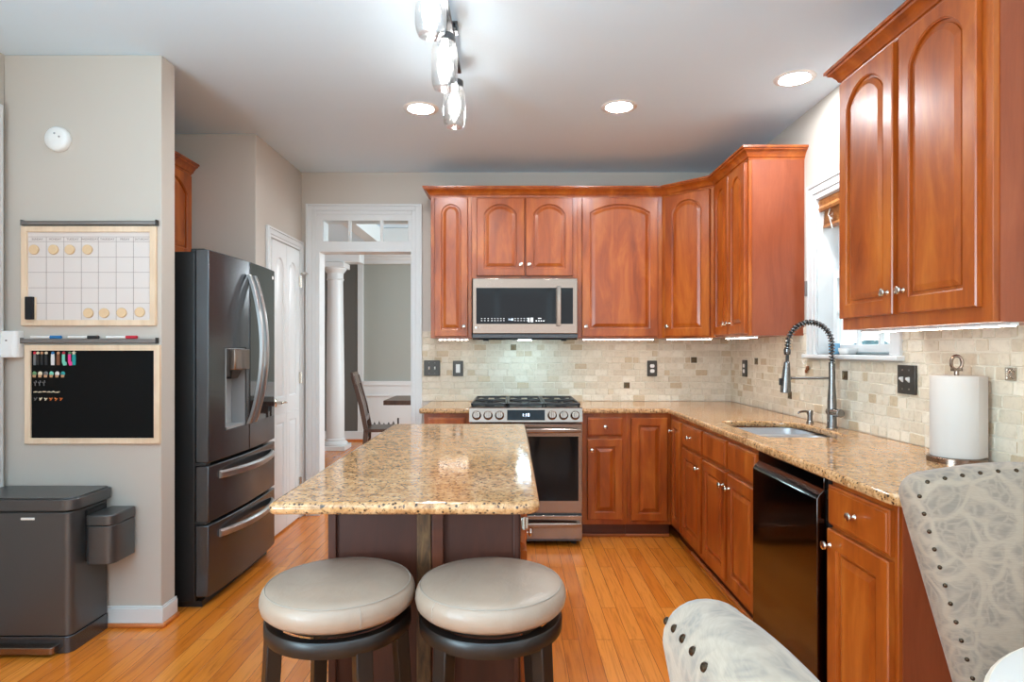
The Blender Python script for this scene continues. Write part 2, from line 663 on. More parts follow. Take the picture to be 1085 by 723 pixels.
def wall(name, m, fixed, a0, a1, z0, z1, th, axis, holes=()):
    """wall slab with rectangular holes; axis 'x' runs along x at y=fixed..fixed+th, 'y' runs along y at x=fixed..fixed+th"""
    As = sorted({a0, a1, *[h[0] for h in holes], *[h[1] for h in holes]})
    Zs = sorted({z0, z1, *[h[2] for h in holes], *[h[3] for h in holes]})
    b = B()
    for p, q in zip(As, As[1:]):
        for r, s in zip(Zs, Zs[1:]):
            if any(h[0] <= p and q <= h[1] and h[2] <= r and s <= h[3] for h in holes):
                continue
            lo, hi = sorted((fixed, fixed + th))
            if axis == 'x':
                b.box(p, q, lo, hi, r, s)
            else:
                b.box(lo, hi, p, q, r, s)
    return struct(b.build(name, m))


# ------------------------------------------------------------------ the room
H = 2.743
BW, RW, LW = 4.98, 1.752, -2.44
PX = -1.685                                       # end of the left partition and the pantry wall
struct(B().box(-4.2, 2.1, -2.6, 9.3, -0.06, 0).build('floor', 'floor'))
struct(B().box(-4.2, 2.1, -2.6, 5.10, H, H + 0.08).build('ceiling', 'ceil'))
wall('wall_back', 'wall', BW, -2.6, 2.0, 0, H, 0.12, 'x', [(-1.56, -0.79, 0, 2.107), (-1.517, -0.831, 2.187, 2.356)])
wall('wall_right', 'wall', RW, -2.6, 4.98, 0, H, 0.14, 'y', [(2.87, 3.585, 1.30, 2.195), (-1.5, 0.4, 0.5, 2.4)])
wall('wall_left', 'wall', LW, -2.6, 4.2, 0, H, -0.12, 'y', [(-1.5, 0.3, 0.5, 2.4)])
wall('wall_rear', 'wall', -2.4, -2.6, 1.9, 0, H, -0.12, 'x', [(-1.3, 1.7, 0.45, 2.45)])
struct(B().box(LW, PX, 2.99, 3.11, 0, H).build('wall_partition', 'wall', bevel=0.004))
struct(B().box(LW, PX, 4.09, 4.98, 0, H).build('wall_pantry', 'wall', bevel=0.004))

# rear and side windows behind the camera: frames only
for nm, (x0, x1, y0, y1, z0, z1), ax in (('window_2', (-1.3, 1.7, -2.50, -2.44, 0.45, 2.45), 'x'), ('window_3', (-2.55, -2.49, -1.5, 0.3, 0.5, 2.4), 'y'), ('window_5', (1.80, 1.86, -1.5, 0.4, 0.5, 2.4), 'y')):
    b = B()
    if ax == 'x':
        for k in range(4):
            xx = x0 + (x1 - x0 - 0.06) * k / 3
            b.box(xx, xx + 0.06, y0, y1, z0, z1)
        for zz in (z0, (z0 + z1) / 2 - 0.03, z1 - 0.06):
            b.box(x0, x1, y0, y1, zz, zz + 0.06)
    else:
        for k in range(3):
            yy = y0 + (y1 - y0 - 0.06) * k / 2
            b.box(x0, x1, yy, yy + 0.06, z0, z1)
        for zz in (z0, (z0 + z1) / 2 - 0.03, z1 - 0.06):
            b.box(x0, x1, y0, y1, zz, zz + 0.06)
    struct(b.build(nm, 'white'))


# baseboard of the partition, with its oak shoe
def baseboard(name, boxes, shoe):
    b = B()
    for x0, x1, y0, y1 in boxes:
        b.box(x0, x1, y0, y1, 0.018, 0.088)
        cx0, cx1, cy0, cy1 = x0, x1, y0, y1
        b.box(x0 + 0.003, x1 - 0.004, y0 + 0.004, y1, 0.088, 0.098)
    o = struct(b.build(name, 'white', bevel=0.002))
    s = B()
    for x0, x1, y0, y1 in shoe:
        s.box(x0, x1, y0, y1, 0, 0.02)
    s.build('shoe_molding', 'shoe', o, bevel=0.006)
    return o


baseboard('baseboard_left', [(LW, PX + 0.014, 2.976, 2.99), (PX, PX + 0.014, 2.99, 3.11)],
          [(LW, PX + 0.026, 2.964, 2.99), (PX, PX + 0.026, 2.99, 3.11)])
# doorway casing at the far end of the left wall (a sliver of it shows)
b = B()
b.box(LW, LW + 0.02, 2.865, 2.955, 0, 2.487)
b.box(LW, LW + 0.026, 2.93, 2.955, 0, 2.487)
b.box(LW, LW + 0.02, 1.95, 2.955, 2.397, 2.487)
struct(b.build('trim_1', 'white', bevel=0.003))


# back doorway with transom: casing, jambs, transom bar and glass
def casing_x(name, x0, x1, ztop, wd, yface, bottom=0.0, mid=None):
    b = B()
    o0, o1 = x0 - wd, x1 + wd
    for a, e, d in ((0, 0.016, 0.022), (0.016, 0.052, 0.016), (0.052, wd, 0.012)):
        zt = ztop + wd
        y0 = yface - d
        b.box(o0 + a, o0 + e, y0, yface, bottom, zt - a)
        b.box(o1 - e, o1 - a, y0, yface, bottom, zt - a)
        b.box(o0 + e, o1 - e, y0, yface, zt - e, zt - a)
    return b


b = casing_x('c', -1.567, -0.803, 2.405, 0.082, BW)
dr = struct(b.build('trim_2', 'white', bevel=0.003))
b = B()
b.box(-1.567, -1.54, BW - 0.01, BW + 0.13, 0, 2.107)
b.box(-0.812, -0.803, BW - 0.01, BW + 0.13, 0, 2.107)
b.box(-1.567, -0.803, BW - 0.008, BW + 0.13, 2.1035, 2.1895)
b.box(-1.567, -0.803, BW - 0.016, BW - 0.0085, 2.1045, 2.125)
b.box(-1.567, -0.803, BW - 0.008, BW + 0.13, 2.355, 2.405)
b.box(-1.567, -1.510, BW - 0.008, BW + 0.13, 2.187, 2.36)
b.box(-0.833, -0.803, BW - 0.008, BW + 0.13, 2.187, 2.36)
for px in (371, 405):
    x = (px - 543) * 5.0 / 660
    b.box(x - 0.011, x + 0.011, BW - 0.004, BW + 0.03, 2.187, 2.36)
tw = struct(b.build('window_4', 'white', bevel=0.002))
B().box(-1.517, -0.831, BW + 0.012, BW + 0.016, 2.187, 2.356).build('window_pane', 'glass', tw)

# pantry door on the pantry wall, facing +x
t = thing('pantry_door', 'white four panel arched interior door in the return wall beside the fridge', 'door', (PX + 0.001, 4.61, 0), PI / 2)


def arch(x0, x1, z0, z1, rise, d, n=14):
    """closed outline of a panel inset by d: bottom corners, right spring, arc, left spring"""
    xc = (x0 + x1) / 2
    hw = (x1 - x0) / 2
    zs = z1 - rise
    pts = [(x0 + d, z0 + d), (x1 - d, z0 + d)]
    if rise < 0.002:
        pts.append((x1 - d, z1 - d - 0.001))
        for i in range(n + 1):
            pts.append((x1 - d - (x1 - x0 - 2 * d) * i / n, z1 - d))
        pts.append((x0 + d, z1 - d - 0.001))
        return pts
    R = (hw * hw + rise * rise) / (2 * rise)
    zc = zs + rise - R
    r = R - d
    w = hw - d
    sh = math.sqrt(max(r * r - w * w, 0))
    pts.append((x1 - d, zc + sh - 0.002))
    a0 = math.asin(min(1, w / r))
    for i in range(n + 1):
        a = a0 - 2 * a0 * i / n
        pts.append((xc + r * math.sin(a), zc + r * math.cos(a)))
    pts.append((x0 + d, zc + sh - 0.002))
    return pts


def panel_door_mesh(b, x0, x1, z0, z1, y, th, panels, n=14):
    """raised panel door; front faces -y. y is the back plane; panels: list of (px0,px1,pz0,pz1,rise). One panel only per call rect."""
    px0, px1, pz0, pz1, rise = panels
    inner = arch(px0, px1, pz0, pz1, rise, 0, n)

    def outer(ins):
        o = []
        a, c, e, f = x0 + ins, x1 - ins, z0 + ins, z1 - ins
        for i, (x, z) in enumerate(inner):
            if i == 0:
                o.append((a, e))
            elif i == 1:
                o.append((c, e))
            elif i == 2:
                o.append((c, min(z, f - 0.01)))
            elif i == len(inner) - 1:
                o.append((a, min(z, f - 0.01)))
            elif i == 3:
                o.append((c, f))
            elif i == len(inner) - 2:
                o.append((a, f))
            else:
                o.append((x, f))
        return o
    yf = y - th
    e = min(0.004, th * 0.3)
    loops = [[(x, y, z) for x, z in outer(0)],
             [(x, yf + e, z) for x, z in outer(0)],
             [(x, yf, z) for x, z in outer(e)]]
    for d, dy in ((0.0, 0.0), (0.0015, 0.003), (0.005, 0.0045), (0.0065, 0.013), (0.016, 0.013), (0.0175, 0.008), (0.038, 0.001)):
        loops.append([(x, yf + dy * (th / 0.02), z) for x, z in arch(px0, px1, pz0, pz1, rise, d, n)])
    b.loft(loops)


b = B()
# casing around the pantry door
for a, e, d in ((0, 0.014, 0.022), (0.014, 0.05, 0.016), (0.05, 0.07, 0.012)):
    b.box(-0.362 + a, -0.362 + e, -d, 0, 0, 2.178 - a)
    b.box(0.362 - e, 0.362 - a, -d, 0, 0, 2.178 - a)
    b.box(-0.362 + e, 0.362 - e, -d, 0, 2.178 - e, 2.178 - a)
cs = b.build('casing', 'white', t, bevel=0.003)
b = B()
for sx in (-1, 1):
    xa, xb = (-0.28, 0.0) if sx < 0 else (0.0, 0.28)
    ca, cb = (-0.21, -0.05) if sx < 0 else (0.05, 0.21)
    panel_door_mesh(b, xa, xb, 0.86, 2.10, -0.0005, 0.012, (ca, cb, 0.98, 1.99, 0.07))
    panel_door_mesh(b, xa, xb, 0.012, 0.86, -0.0005, 0.012, (ca, cb, 0.20, 0.80, 0))
b.build('leaf', 'white', t)
for zz in (0.28, 1.105, 1.86):
    B().cyl((0.288, -0.02, zz - 0.045), (0.288, -0.02, zz + 0.045), 0.008).box(0.262, 0.30, -0.018, -0.014, zz - 0.045, zz + 0.045).build('hinge', 'nickel', t)
B().lathe([(0.03, 0), (0.03, 0.006), (0.012, 0.012), (0.012, 0.045)], (-0.22, -0.012, 0.95), (0, -1, 0)).tube([(-0.22, -0.055, 0.95), (-0.19, -0.058, 0.952), (-0.15, -0.056, 0.95), (-0.115, -0.052, 0.944)], 0.009).build('lever_handle', 'nickel', t)
B().tube([(0.29, -0.02, 1.925), (0.29, -0.07, 1.925)], 0.006).tube([(0.25, -0.06, 1.925), (0.33, -0.06, 1.925)], 0.007).build('door_stop', 'nickel', t)


# ------------------------------------------------------------------ backsplash: real tiles over grout
def tile_field(b, a0, a1, z0, z1, skip=(), seed=3):
    rnd = random.Random(seed)
    tw_, th_, g = 0.1005, 0.0505, 0.0042
    r = 0
    z = z0
    while z < z1 - 0.004:
        zt = min(z + th_, z1)
        a = a0 - (tw_ * 0.5 if r % 2 else 0) - rnd.uniform(0, 0.012)
        while a < a1 - 0.004:
            w = tw_ * rnd.choice((1, 1, 1, 1, 0.66, 0.5))
            p, q = max(a, a0), min(a + w, a1)
            a += w
            if q - p < 0.012:
                continue
            if any(p < s[1] and q > s[0] and z < s[3] and zt > s[2] for s in skip):
                # keep the part of the tile outside the hole
                ok = False
                for s in skip:
                    if p < s[1] and q > s[0] and z < s[3] and zt > s[2]:
                        if p < s[0] - 0.015:
                            q = s[0]
                            ok = True
                        elif q > s[1] + 0.015:
                            p = s[1]
                            ok = True
                if not ok:
                    continue
            j = lambda: rnd.uniform(-0.0014, 0.0014)
            h = rnd.uniform(0.006, 0.0085)
            P = [(p + g / 2 + j(), z + g / 2 + j()), (q - g / 2 + j(), z + g / 2 + j()), (q - g / 2 + j(), zt - g / 2 + j()), (p + g / 2 + j(), zt - g / 2 + j())]
            cx = sum(x for x, _ in P) / 4
            cz = sum(y for _, y in P) / 4

            def ins(d):
                out = []
                for x, y in P:
                    sx = d if x < cx else -d
                    sy = d if y < cz else -d
                    out.append((x + sx, y + sy))
                return out
            # octagonal tumbled corners
            def octa(d, c):
                q4 = ins(d)
                o = []
                for i, (x, y) in enumerate(q4):
                    dx = 1 if x < cx else -1
                    dy = 1 if y < cz else -1
                    A = (x + dx * c, y)
                    C = (x, y + dy * c)
                    o += [C, A] if i in (0, 2) else [A, C]
                return o
            b.append([[(x, 0.001, y) for x, y in octa(0, 0.003)], [(x, h * 0.6, y) for x, y in octa(0.0002, 0.003)], [(x, h, y) for x, y in octa(0.0018, 0.004)]])
        z = zt
        r += 1


def splash(name, fields, fn):
    """fn maps (along, out, z) to world"""
    g = B()
    for (a0, a1, z0, z1) in fields[0]:
        ps = [fn(a0, 0.0, z0), fn(a1, 0.004, z1)]
        g.box(min(ps[0][0], ps[1][0]), max(ps[0][0], ps[1][0]), min(ps[0][1], ps[1][1]), max(ps[0][1], ps[1][1]), z0, z1)
    o = struct(g.build(name, 'grout'))
    lst = []
    for i, f in enumerate(fields[0]):
        tile_field(lst, *f, skip=fields[1], seed=3 + i)
    tb = B()
    for loops in lst:
        tb.loft([[fn(*p) for p in lp] for lp in loops], cap0=False)
    tb.build('tiles', 'tile', o, angle=12)
    return o


def acc(cx, cz, s=0.05):
    return (cx - s / 2, cx + s / 2, cz - s / 2, cz + s / 2)


UB = 1.411                                         # underside of the wall cabinets
acc_b = [(0.008, 1.318), (0.912, 1.045), (1.449, 1.25)]
zb = [(acc(x, z)) for x, z in acc_b]
# snap accents to tile rows
def row(z):
    return 0.914 + 0.0505 * math.floor((z - 0.914) / 0.0505) + 0.0252


acc_b = [(x, row(z)) for x, z in acc_b]
sp1 = splash('trim_3', ([(-0.725, RW - 0.001, 0.914, UB + 0.06)], [acc(x, z) for x, z in acc_b]), lambda a, o, z: (a, BW - o, z))
acc_r = [(4.46, row(1.25)), (3.92, row(1.04)), (3.27, row(1.21)), (2.18, row(1.265))]
sp2 = splash('trim_4', ([(1.45, 4.975, 0.914, 1.2675), (1.45, 2.79, 1.2675, UB + 0.05), (3.68, 4.975, 1.2675, UB + 0.05)], [acc(x, z) for x, z in acc_r]), lambda a, o, z: (RW - o, a, z))


def accent(p, u, nrm, parent, flower=False):
    """small cast tile with a raised border and boss"""
    b = B()
    p, u, nrm = Vector(p), Vector(u), Vector(nrm)
    zz = Vector((0, 0, 1))

    def ring(s, h):
        return [p + u * a * s + zz * c * s + nrm * h for a, c in ((-1, -1), (1, -1), (1, 1), (-1, 1))]
    b.loft([ring(0.023, 0.001), ring(0.023, 0.010), ring(0.018, 0.010), ring(0.016, 0.006)])
    b.lathe([(0.012, 0), (0.010, 0.004), (0.003, 0.006)], p + nrm * 0.006, nrm, 12)
    if flower:
        for k in range(8):
            a = 2 * PI * k / 8
            b.lathe([(0.004, 0), (0.003, 0.003), (0.001, 0.004)], p + nrm * 0.008 + u * 0.011 * math.cos(a) + zz * 0.011 * math.sin(a), nrm, 8)
    b.build('accent_tile', 'bronze' if not flower else 'nickel', parent)


for x, z in acc_b:
    accent((x, BW, z), (1, 0, 0), (0, -1, 0), sp1)
for i, (y, z) in enumerate(acc_r):
    accent((RW, y, z), (0, 1, 0), (-1, 0, 0), sp2, flower=(i == 3))


# ------------------------------------------------------------------ cabinets
def knob(parent, x, z, y=-0.021):
    B().lathe([(0.009, 0), (0.007, 0.003), (0.0045, 0.006), (0.0045, 0.014), (0.013, 0.018), (0.0155, 0.022), (0.014, 0.027), (0.006, 0.030)], (x, y, z), (0, -1, 0), 20).build('knob', 'nickel', parent)


def cab_door(parent, x0, x1, z0, z1, rise=0.0, stile=0.055, kn=None, rail=None):
    rail = rail or stile
    top = z1 - (0.045 if rise else rail)
    b = B()
    panel_door_mesh(b, x0, x1, z0, z1, -0.001, 0.02, (x0 + stile, x1 - stile, z0 + rail, top, rise))
    o = b.build('door', 'cherry', parent, angle=18)
    if kn:
        knob(o, *kn)
    return o


def drawer(parent, x0, x1, z0, z1, kn=True, name='drawer'):
    b = B()
    xs = lambda d: [(x0 + d, z0 + d), (x1 - d, z0 + d), (x1 - d, z1 - d), (x0 + d, z1 - d)]
    b.loft([[(x, -0.001, z) for x, z in xs(0)], [(x, -0.013, z) for x, z in xs(0)], [(x, -0.016, z) for x, z in xs(0.004)],
            [(x, -0.017, z) for x, z in xs(0.009)], [(x, -0.021, z) for x, z in xs(0.012)]])
    o = b.build(name, 'cherry', parent, angle=25)
    if kn:
        knob(o, (x0 + x1) / 2, (z0 + z1) / 2)
    return o


def crown(name, path, z, parent=None, m='cherry'):
    """mitred crown swept along a plan polyline; outward is to the right of travel"""
    prof = [(-0.012, 0.0), (0.004, 0.0), (0.006, 0.010), (0.013, 0.014), (0.018, 0.026), (0.032, 0.044), (0.044, 0.050), (0.047, 0.058), (0.056, 0.060), (0.056, 0.072), (-0.012, 0.072)]
    P = [Vector((x, y)) for x, y in path]
    loops = []
    for i, p in enumerate(P):
        ds = []
        if i > 0:
            ds.append((P[i] - P[i - 1]).normalized())
        if i < len(P) - 1:
            ds.append((P[i + 1] - P[i]).normalized())
        ns = [Vector((d.y, -d.x)) for d in ds]
        n = sum(ns, Vector((0, 0))).normalized()
        k = 1 / max(0.3, n.dot(ns[0]))
        loops.append([(p.x + n.x * d * k, p.y + n.y * d * k, z + h) for d, h in prof])
    return B().loft(loops).build(name, m, parent, angle=30)


UT = 2.475
YF = 4.66
XF = 1.42


def upper(name, label, loc, rotz, w, depth, z0=UB, z1=UT):
    t = thing(name, label, 'cabinet', loc, rotz)
    B().box(0, w, 0.0, depth, z0, z1).build('body', 'cherry', t, bevel=0.0015)
    return t


yd = BW - YF - 0.001
K = 'wall_cabinet'
t = upper(K, 'narrow single door cherry wall cabinet at the doorway end of the back run', (-0.611, YF, 0), 0, 0.306, yd)
cab_door(t, 0.028, 0.278, UB + 0.012, UT - 0.018, 0.076, 0.05, (0.25, UB + 0.085))
t = upper(K, 'short two door cherry wall cabinet above the microwave', (-0.304, YF, 0), 0, 0.79, yd, 1.853, UT)
cab_door(t, 0.036, 0.392, 1.876, UT - 0.018, 0.075, 0.055, (0.366, 1.958))
cab_door(t, 0.403, 0.755, 1.876, UT - 0.018, 0.075, 0.055, (0.429, 1.958))
t = upper(K, 'wide single door cherry wall cabinet right of the microwave', (0.487, YF, 0), 0, 0.632, yd)
cab_door(t, 0.032, 0.598, UB + 0.012, UT - 0.018, 0.062, 0.058, (0.06, UB + 0.085))
# diagonal corner cabinet
t = thing(K, 'diagonal corner cherry wall cabinet between the back wall and the right wall', 'cabinet', (1.12, YF, 0), -PI / 4)
L = (XF - 1.12) * math.sqrt(2)
cs = math.cos(PI / 4)


def to_local(x, y):
    v = Vector((x - 1.12, y - YF))
    return (v.x * cs - v.y * cs, v.x * cs + v.y * cs)


foot = [to_local(*p) for p in ((1.12, YF), (XF, YF - (XF - 1.12)), (RW - 0.001, YF - (XF - 1.12)), (RW - 0.001, BW - 0.001), (1.12, BW - 0.001))]
B().prism(foot, UB, UT).build('body', 'cherry', t, bevel=0.0015)
cab_door(t, 0.035, L - 0.035, UB + 0.012, UT - 0.018, 0.085, 0.055, (0.06, UB + 0.085))
YD = YF - (XF - 1.12)
t = upper(K, 'two door cherry wall cabinet on the right wall, far side of the window', (XF, YD, 0), -PI / 2, YD - 3.74, RW - XF - 0.001)
w = YD - 3.74
cab_door(t, 0.022, w / 2 - 0.004, UB + 0.012, UT - 0.018, 0.09, 0.055, (w / 2 - 0.03, UB + 0.085))
cab_door(t, w / 2 + 0.004, w - 0.022, UB + 0.012, UT - 0.018, 0.09, 0.055, (w / 2 + 0.03, UB + 0.085))
B().box(w, w + 0.004, 0.018, RW - XF - 0.001, UB, UT).build('end_panel', 'cherry_panel', t)
cr = crown('crown_molding', [(-0.611, BW), (-0.611, YF), (1.12, YF), (XF, YD), (XF, 3.74), (RW, 3.74)], UT - 0.008)
tag(cr, 'long cherry crown moulding running over the back wall cabinets to the window', 'moulding')
t = upper(K, 'large two door cherry wall cabinet nearest the camera, near side of the window', (XF, 2.678, 0), -PI / 2, 0.837, RW - XF - 0.001)
cab_door(t, 0.008, 0.381, UB - 0.012 + 0.06, UT - 0.012, 0.085, 0.055, (0.352, UB + 0.13))
cab_door(t, 0.418, 0.796, UB - 0.012 + 0.06, UT - 0.012, 0.085, 0.055, (0.447, UB + 0.13))
B().box(0.837, 0.841, 0.02, RW - XF - 0.001, UB, UT).build('end_panel', 'cherry_panel', t)
inv = t
# its crown, in the cabinet's own axes (x runs towards the camera, y towards the wall)
crown('crown', [(0.0, RW - XF - 0.001), (0.0, 0.0), (0.837, 0.0), (0.837, RW - XF - 0.001)], UT - 0.008, t)
# over-fridge cabinet
t = upper(K, 'cherry wall cabinet with arched door above the refrigerator', (-2.11, 3.125, 0), PI / 2, 0.955, 0.325, 1.90, UT)
cab_door(t, 0.02, 0.47, 1.915, UT - 0.018, 0.085, 0.055, (0.44, 1.98))
cab_door(t, 0.48, 0.935, 1.915, UT - 0.018, 0.085, 0.055, (0.51, 1.98))
crown('crown', [(0.0, 0.325), (0.0, 0.0), (0.955, 0.0), (0.955, 0.325)], UT - 0.008, t)

# base cabinets
KB = 'base_cabinet'
YB, XB = 4.365, 1.112
CZ = 0.880


def base(label, loc, rotz, w, depth, shoe=True, open_top=False):
    t = thing(KB, label, 'cabinet', loc, rotz)
    bb_ = B()
    if open_top:
        bb_.box(0, w, 0.02, depth, 0.10, 0.64).box(0, w, 0, 0.02, 0.10, CZ).box(0, 0.002, 0.02, depth, 0.64, CZ).box(w - 0.002, w, 0.02, depth, 0.64, CZ)
    else:
        bb_.box(0, w, 0, depth, 0.10, CZ)
    bb_.build('body', 'cherry', t, bevel=0.0015)
    B().box(0, w, 0.06, depth, 0.0, 0.10).build('toe_kick', 'toe', t)
    if shoe:
        B().box(0, w, 0.045, 0.06, 0.0, 0.02).build('shoe_molding', 'shoe', t, bevel=0.005)
    return t


bd = BW - YB - 0.001
t = base('narrow cherry base cabinet left of the range, mostly hidden by the island', (-0.62, YB, 0), 0, 0.322, bd)
drawer(t, 0.03, 0.292, 0.725, 0.852)
cab_door(t, 0.03, 0.292, 0.135, 0.70, 0, 0.05, (0.265, 0.62))
t = base('cherry base cabinet with one drawer and one door right of the range', (0.478, YB, 0), 0, 0.322, bd)
drawer(t, 0.045, 0.29, 0.722, 0.853)
cab_door(t, 0.045, 0.29, 0.137, 0.70, 0, 0.05, (0.075, 0.625))
t = base('cherry corner base cabinet with two doors meeting at the inner corner', (0.801, YB, 0), 0, XB - 0.801, bd, True)
cab_door(t, 0.028, 0.282, 0.130, 0.848, 0, 0.05)
# the other face of the corner, on the right run, is part of the same cabinet
b = B()
b.box(XB - 0.801, RW - 0.802, -(YB - 4.045), bd, 0.10, CZ)
b.build('side_body', 'cherry', t, bevel=0.0015)
B().box(XB - 0.801 + 0.06, RW - 0.802, -(YB - 4.045), 0.0, 0.0, 0.10).build('side_toe_kick', 'toe', t)
b = B()
panel_door_mesh(b, 0.085, 0.305, 0.130, 0.848, -0.001, 0.02, (0.13, 0.26, 0.18, 0.80, 0))
o = b.build('door', 'cherry', t, angle=25)
o.location = (XB - 0.801, 0, 0)
o.rotation_euler = (0, 0, -PI / 2)
knob(o, 0.11, 0.77)
rd = RW - XB - 0.001
t = base('cherry base cabinet with a drawer over a door, between the corner and the sink', (XB, 4.043, 0), -PI / 2, 0.44, rd)
drawer(t, 0.022, 0.418, 0.715, 0.852)
cab_door(t, 0.022, 0.418, 0.137, 0.695, 0, 0.055, (0.385, 0.625))
t = base('cherry sink base cabinet with two false fronts over two doors', (XB, 3.601, 0), -PI / 2, 0.815, rd, True, True)
drawer(t, 0.018, 0.399, 0.715, 0.856, False, 'false_front')
drawer(t, 0.431, 0.80, 0.715, 0.856, False, 'false_front')
cab_door(t, 0.018, 0.399, 0.137, 0.695, 0, 0.055, (0.37, 0.625))
cab_door(t, 0.431, 0.80, 0.137, 0.695, 0, 0.055, (0.462, 0.625))
t = base('cherry base cabinet at the near end of the right counter, beside the dishwasher', (XB, 2.163, 0), -PI / 2, 0.368, rd)
drawer(t, 0.0, 0.352, 0.725, 0.860)
cab_door(t, 0.0, 0.352, 0.135, 0.71, 0, 0.06, (0.022, 0.655))
B().box(0.368, 0.372, 0.012, rd, 0.0, CZ).build('end_panel', 'cherry_panel', t)

# worktops
G = 'granite_countertop'
ct = slab(G, [[(0.474, BW - 0.002)] + [(0.474, 4.332), (1.081, 4.332)] + [(1.081, 1.80)] + [(1.10, 1.76), (1.12, 1.754)] + [(RW - 0.002, 1.754), (RW - 0.002, BW - 0.002)],
             rrect(1.195, 1.615, 2.94, 3.592, [0.09, 0.16, 0.05, 0.05])], CZ, 0.914, 0.010, 'granite')
tag(ct, 'speckled tan granite L-shaped countertop along the back and right walls with a sink cutout', 'countertop')
ct = slab(G, [[(-0.652, BW - 0.002), (-0.652, 4.345), (-0.64, 4.332), (-0.295, 4.332), (-0.295, BW - 0.002)]], CZ, 0.914, 0.010, 'granite')
tag(ct, 'small piece of granite countertop left of the range', 'countertop')

# sink: two bowls under the cutout
t = thing('sink', 'stainless steel undermount double bowl sink in the right counter', 'sink', (1.405, 3.28, 0.878))


def bowl(y0, y1, x0, x1, zb, tail):
    b = B()
    rr = lambda i: rrect(x0 + i, x1 - i, y0 + i, y1 - i, 0.06)
    b.loft([[(x, y, -0.001) for x, y in rr(-0.018)], [(x, y, -0.001) for x, y in rr(0)], [(x, y, zb + 0.03) for x, y in rr(0.006)], [(x, y, zb) for x, y in rr(0.035)]], cap0=False)
    o = b.build('bowl', 'sinksteel', t)
    B().lathe([(0.04, 0), (0.04, 0.003), (0.03, 0.004), (0.012, 0.002)], ((x0 + x1) / 2, (y0 + y1) / 2, zb), (0, 0, 1), 20).build('drain', 'chrome', o)


bowl(-0.335, -0.02, -0.20, 0.20, -0.16, 1)
bowl(0.02, 0.298, -0.20, 0.20, -0.20, 1)

# faucet
t = thing('faucet', 'tall stainless pull-down kitchen faucet with a spring neck behind the sink', 'faucet', (1.682, 3.28, 0.914))
B().lathe([(0.027, 0), (0.027, 0.006), (0.024, 0.010), (0.0225, 0.14), (0.0165, 0.235), (0.016, 0.34)], (0, 0, 0), (0, 0, 1), 24).build('post', 'chrome', t)
arc = []
for i in range(25):
    a = PI * i / 24
    arc.append((-0.116 + 0.116 * math.cos(a), 0, 0.44 + 0.116 * math.sin(a)))
hose = [(0, 0, 0.34), (0, 0, 0.40)] + arc + [(-0.234, 0, 0.40), (-0.236, 0, 0.33)]
B().tube(hose, 0.0085, 10).build('hose', 'black', t)
# spring coil around the hose
fine = [Vector(p) for p in hose[:-1]]
seglen = [0]
for a, c in zip(fine, fine[1:]):
    seglen.append(seglen[-1] + (c - a).length)
tot = seglen[-1]


def at(s):
    for i in range(len(fine) - 1):
        if seglen[i + 1] >= s:
            u = (s - seglen[i]) / (seglen[i + 1] - seglen[i])
            return fine[i].lerp(fine[i + 1], u), (fine[i + 1] - fine[i]).normalized()
    return fine[-1], (fine[-1] - fine[-2]).normalized()


coil = []
turns = 30
for i in range(turns * 10 + 1):
    p, tg = at(tot * i / (turns * 10))
    u = Vector((0, 1, 0))
    w = tg.cross(u)
    a = 2 * PI * i / 10
    coil.append(p + u * 0.0135 * math.cos(a) + w * 0.0135 * math.sin(a))
B().tube(coil, 0.0033, 5).build('spring', 'chrome', t)
B().lathe([(0.014, 0), (0.017, 0.01), (0.017, 0.03), (0.011, 0.032)], (-0.235, 0, 0.385), (0, 0, 1), 16).build('collar', 'chrome', t)
o = B().lathe([(0.021, 0), (0.0265, 0.004), (0.0265, 0.03), (0.018, 0.13), (0.015, 0.16), (0.009, 0.165)], (-0.245, 0, 0.185), (0.05, 0, 1), 20).build('spray_head', 'chrome', t)
B().box(-0.277, -0.262, -0.008, 0.008, 0.225, 0.262).build('spray_button', 'black', o, bevel=0.003)
B().cyl((0, 0, 0.262), (-0.215, 0, 0.262), 0.0065).lathe([(0.022, -0.008), (0.022, 0.008)], (-0.235, 0, 0.262), (0, 0, 1), 16).build('holder_arm', 'chrome', t)
B().cyl((0.0, 0.03, 0.085), (0.0, -0.09, 0.085), 0.021, seg=20).cyl((0, -0.06, 0.085), (-0.004, -0.066, 0.095), 0.006).build('handle', 'chrome', t, bevel=0.003)
# soap dispenser
t = thing('soap_dispenser', 'small steel soap dispenser pump between the faucet and the far wall', 'soap dispenser', (1.672, 3.50, 0.914))
B().lathe([(0.02, 0), (0.02, 0.006), (0.014, 0.012), (0.014, 0.045), (0.017, 0.047), (0.017, 0.068), (0.012, 0.073)], (0, 0, 0), (0, 0, 1), 20).build('pump', 'chrome', t)
B().tube([(0, 0, 0.06), (-0.03, 0, 0.066), (-0.06, 0, 0.062), (-0.068, 0, 0.052)], [0.008, 0.007, 0.006, 0.005]).build('spout', 'chrome', t)

# dishwasher
t = thing('dishwasher', 'black stainless dishwasher under the right counter', 'dishwasher', (XB, 2.781, 0), -PI / 2)
B().box(0.002, 0.609, 0.0, rd, 0.10, 0.877).box(0.01, 0.60, 0.06, rd, 0, 0.10).build('tub', 'black', t)
# door: slab with a forward lip at the top (pocket handle)
prof = [(0.0, 0.105), (-0.040, 0.105), (-0.040, 0.800), (-0.032, 0.815), (-0.012, 0.835), (-0.004, 0.80), (0.0, 0.80)]
b = B()
b.loft([[(0.004, y, z) for y, z in prof], [(0.588, y, z) for y, z in prof]])
b.build('door', 'blackmetal', t, bevel=0.0015, angle=20)
b = B()
b.box(0.004, 0.588, -0.016, 0, 0.835, 0.876)
b.build('control_strip', 'blackmetal', t, bevel=0.002)

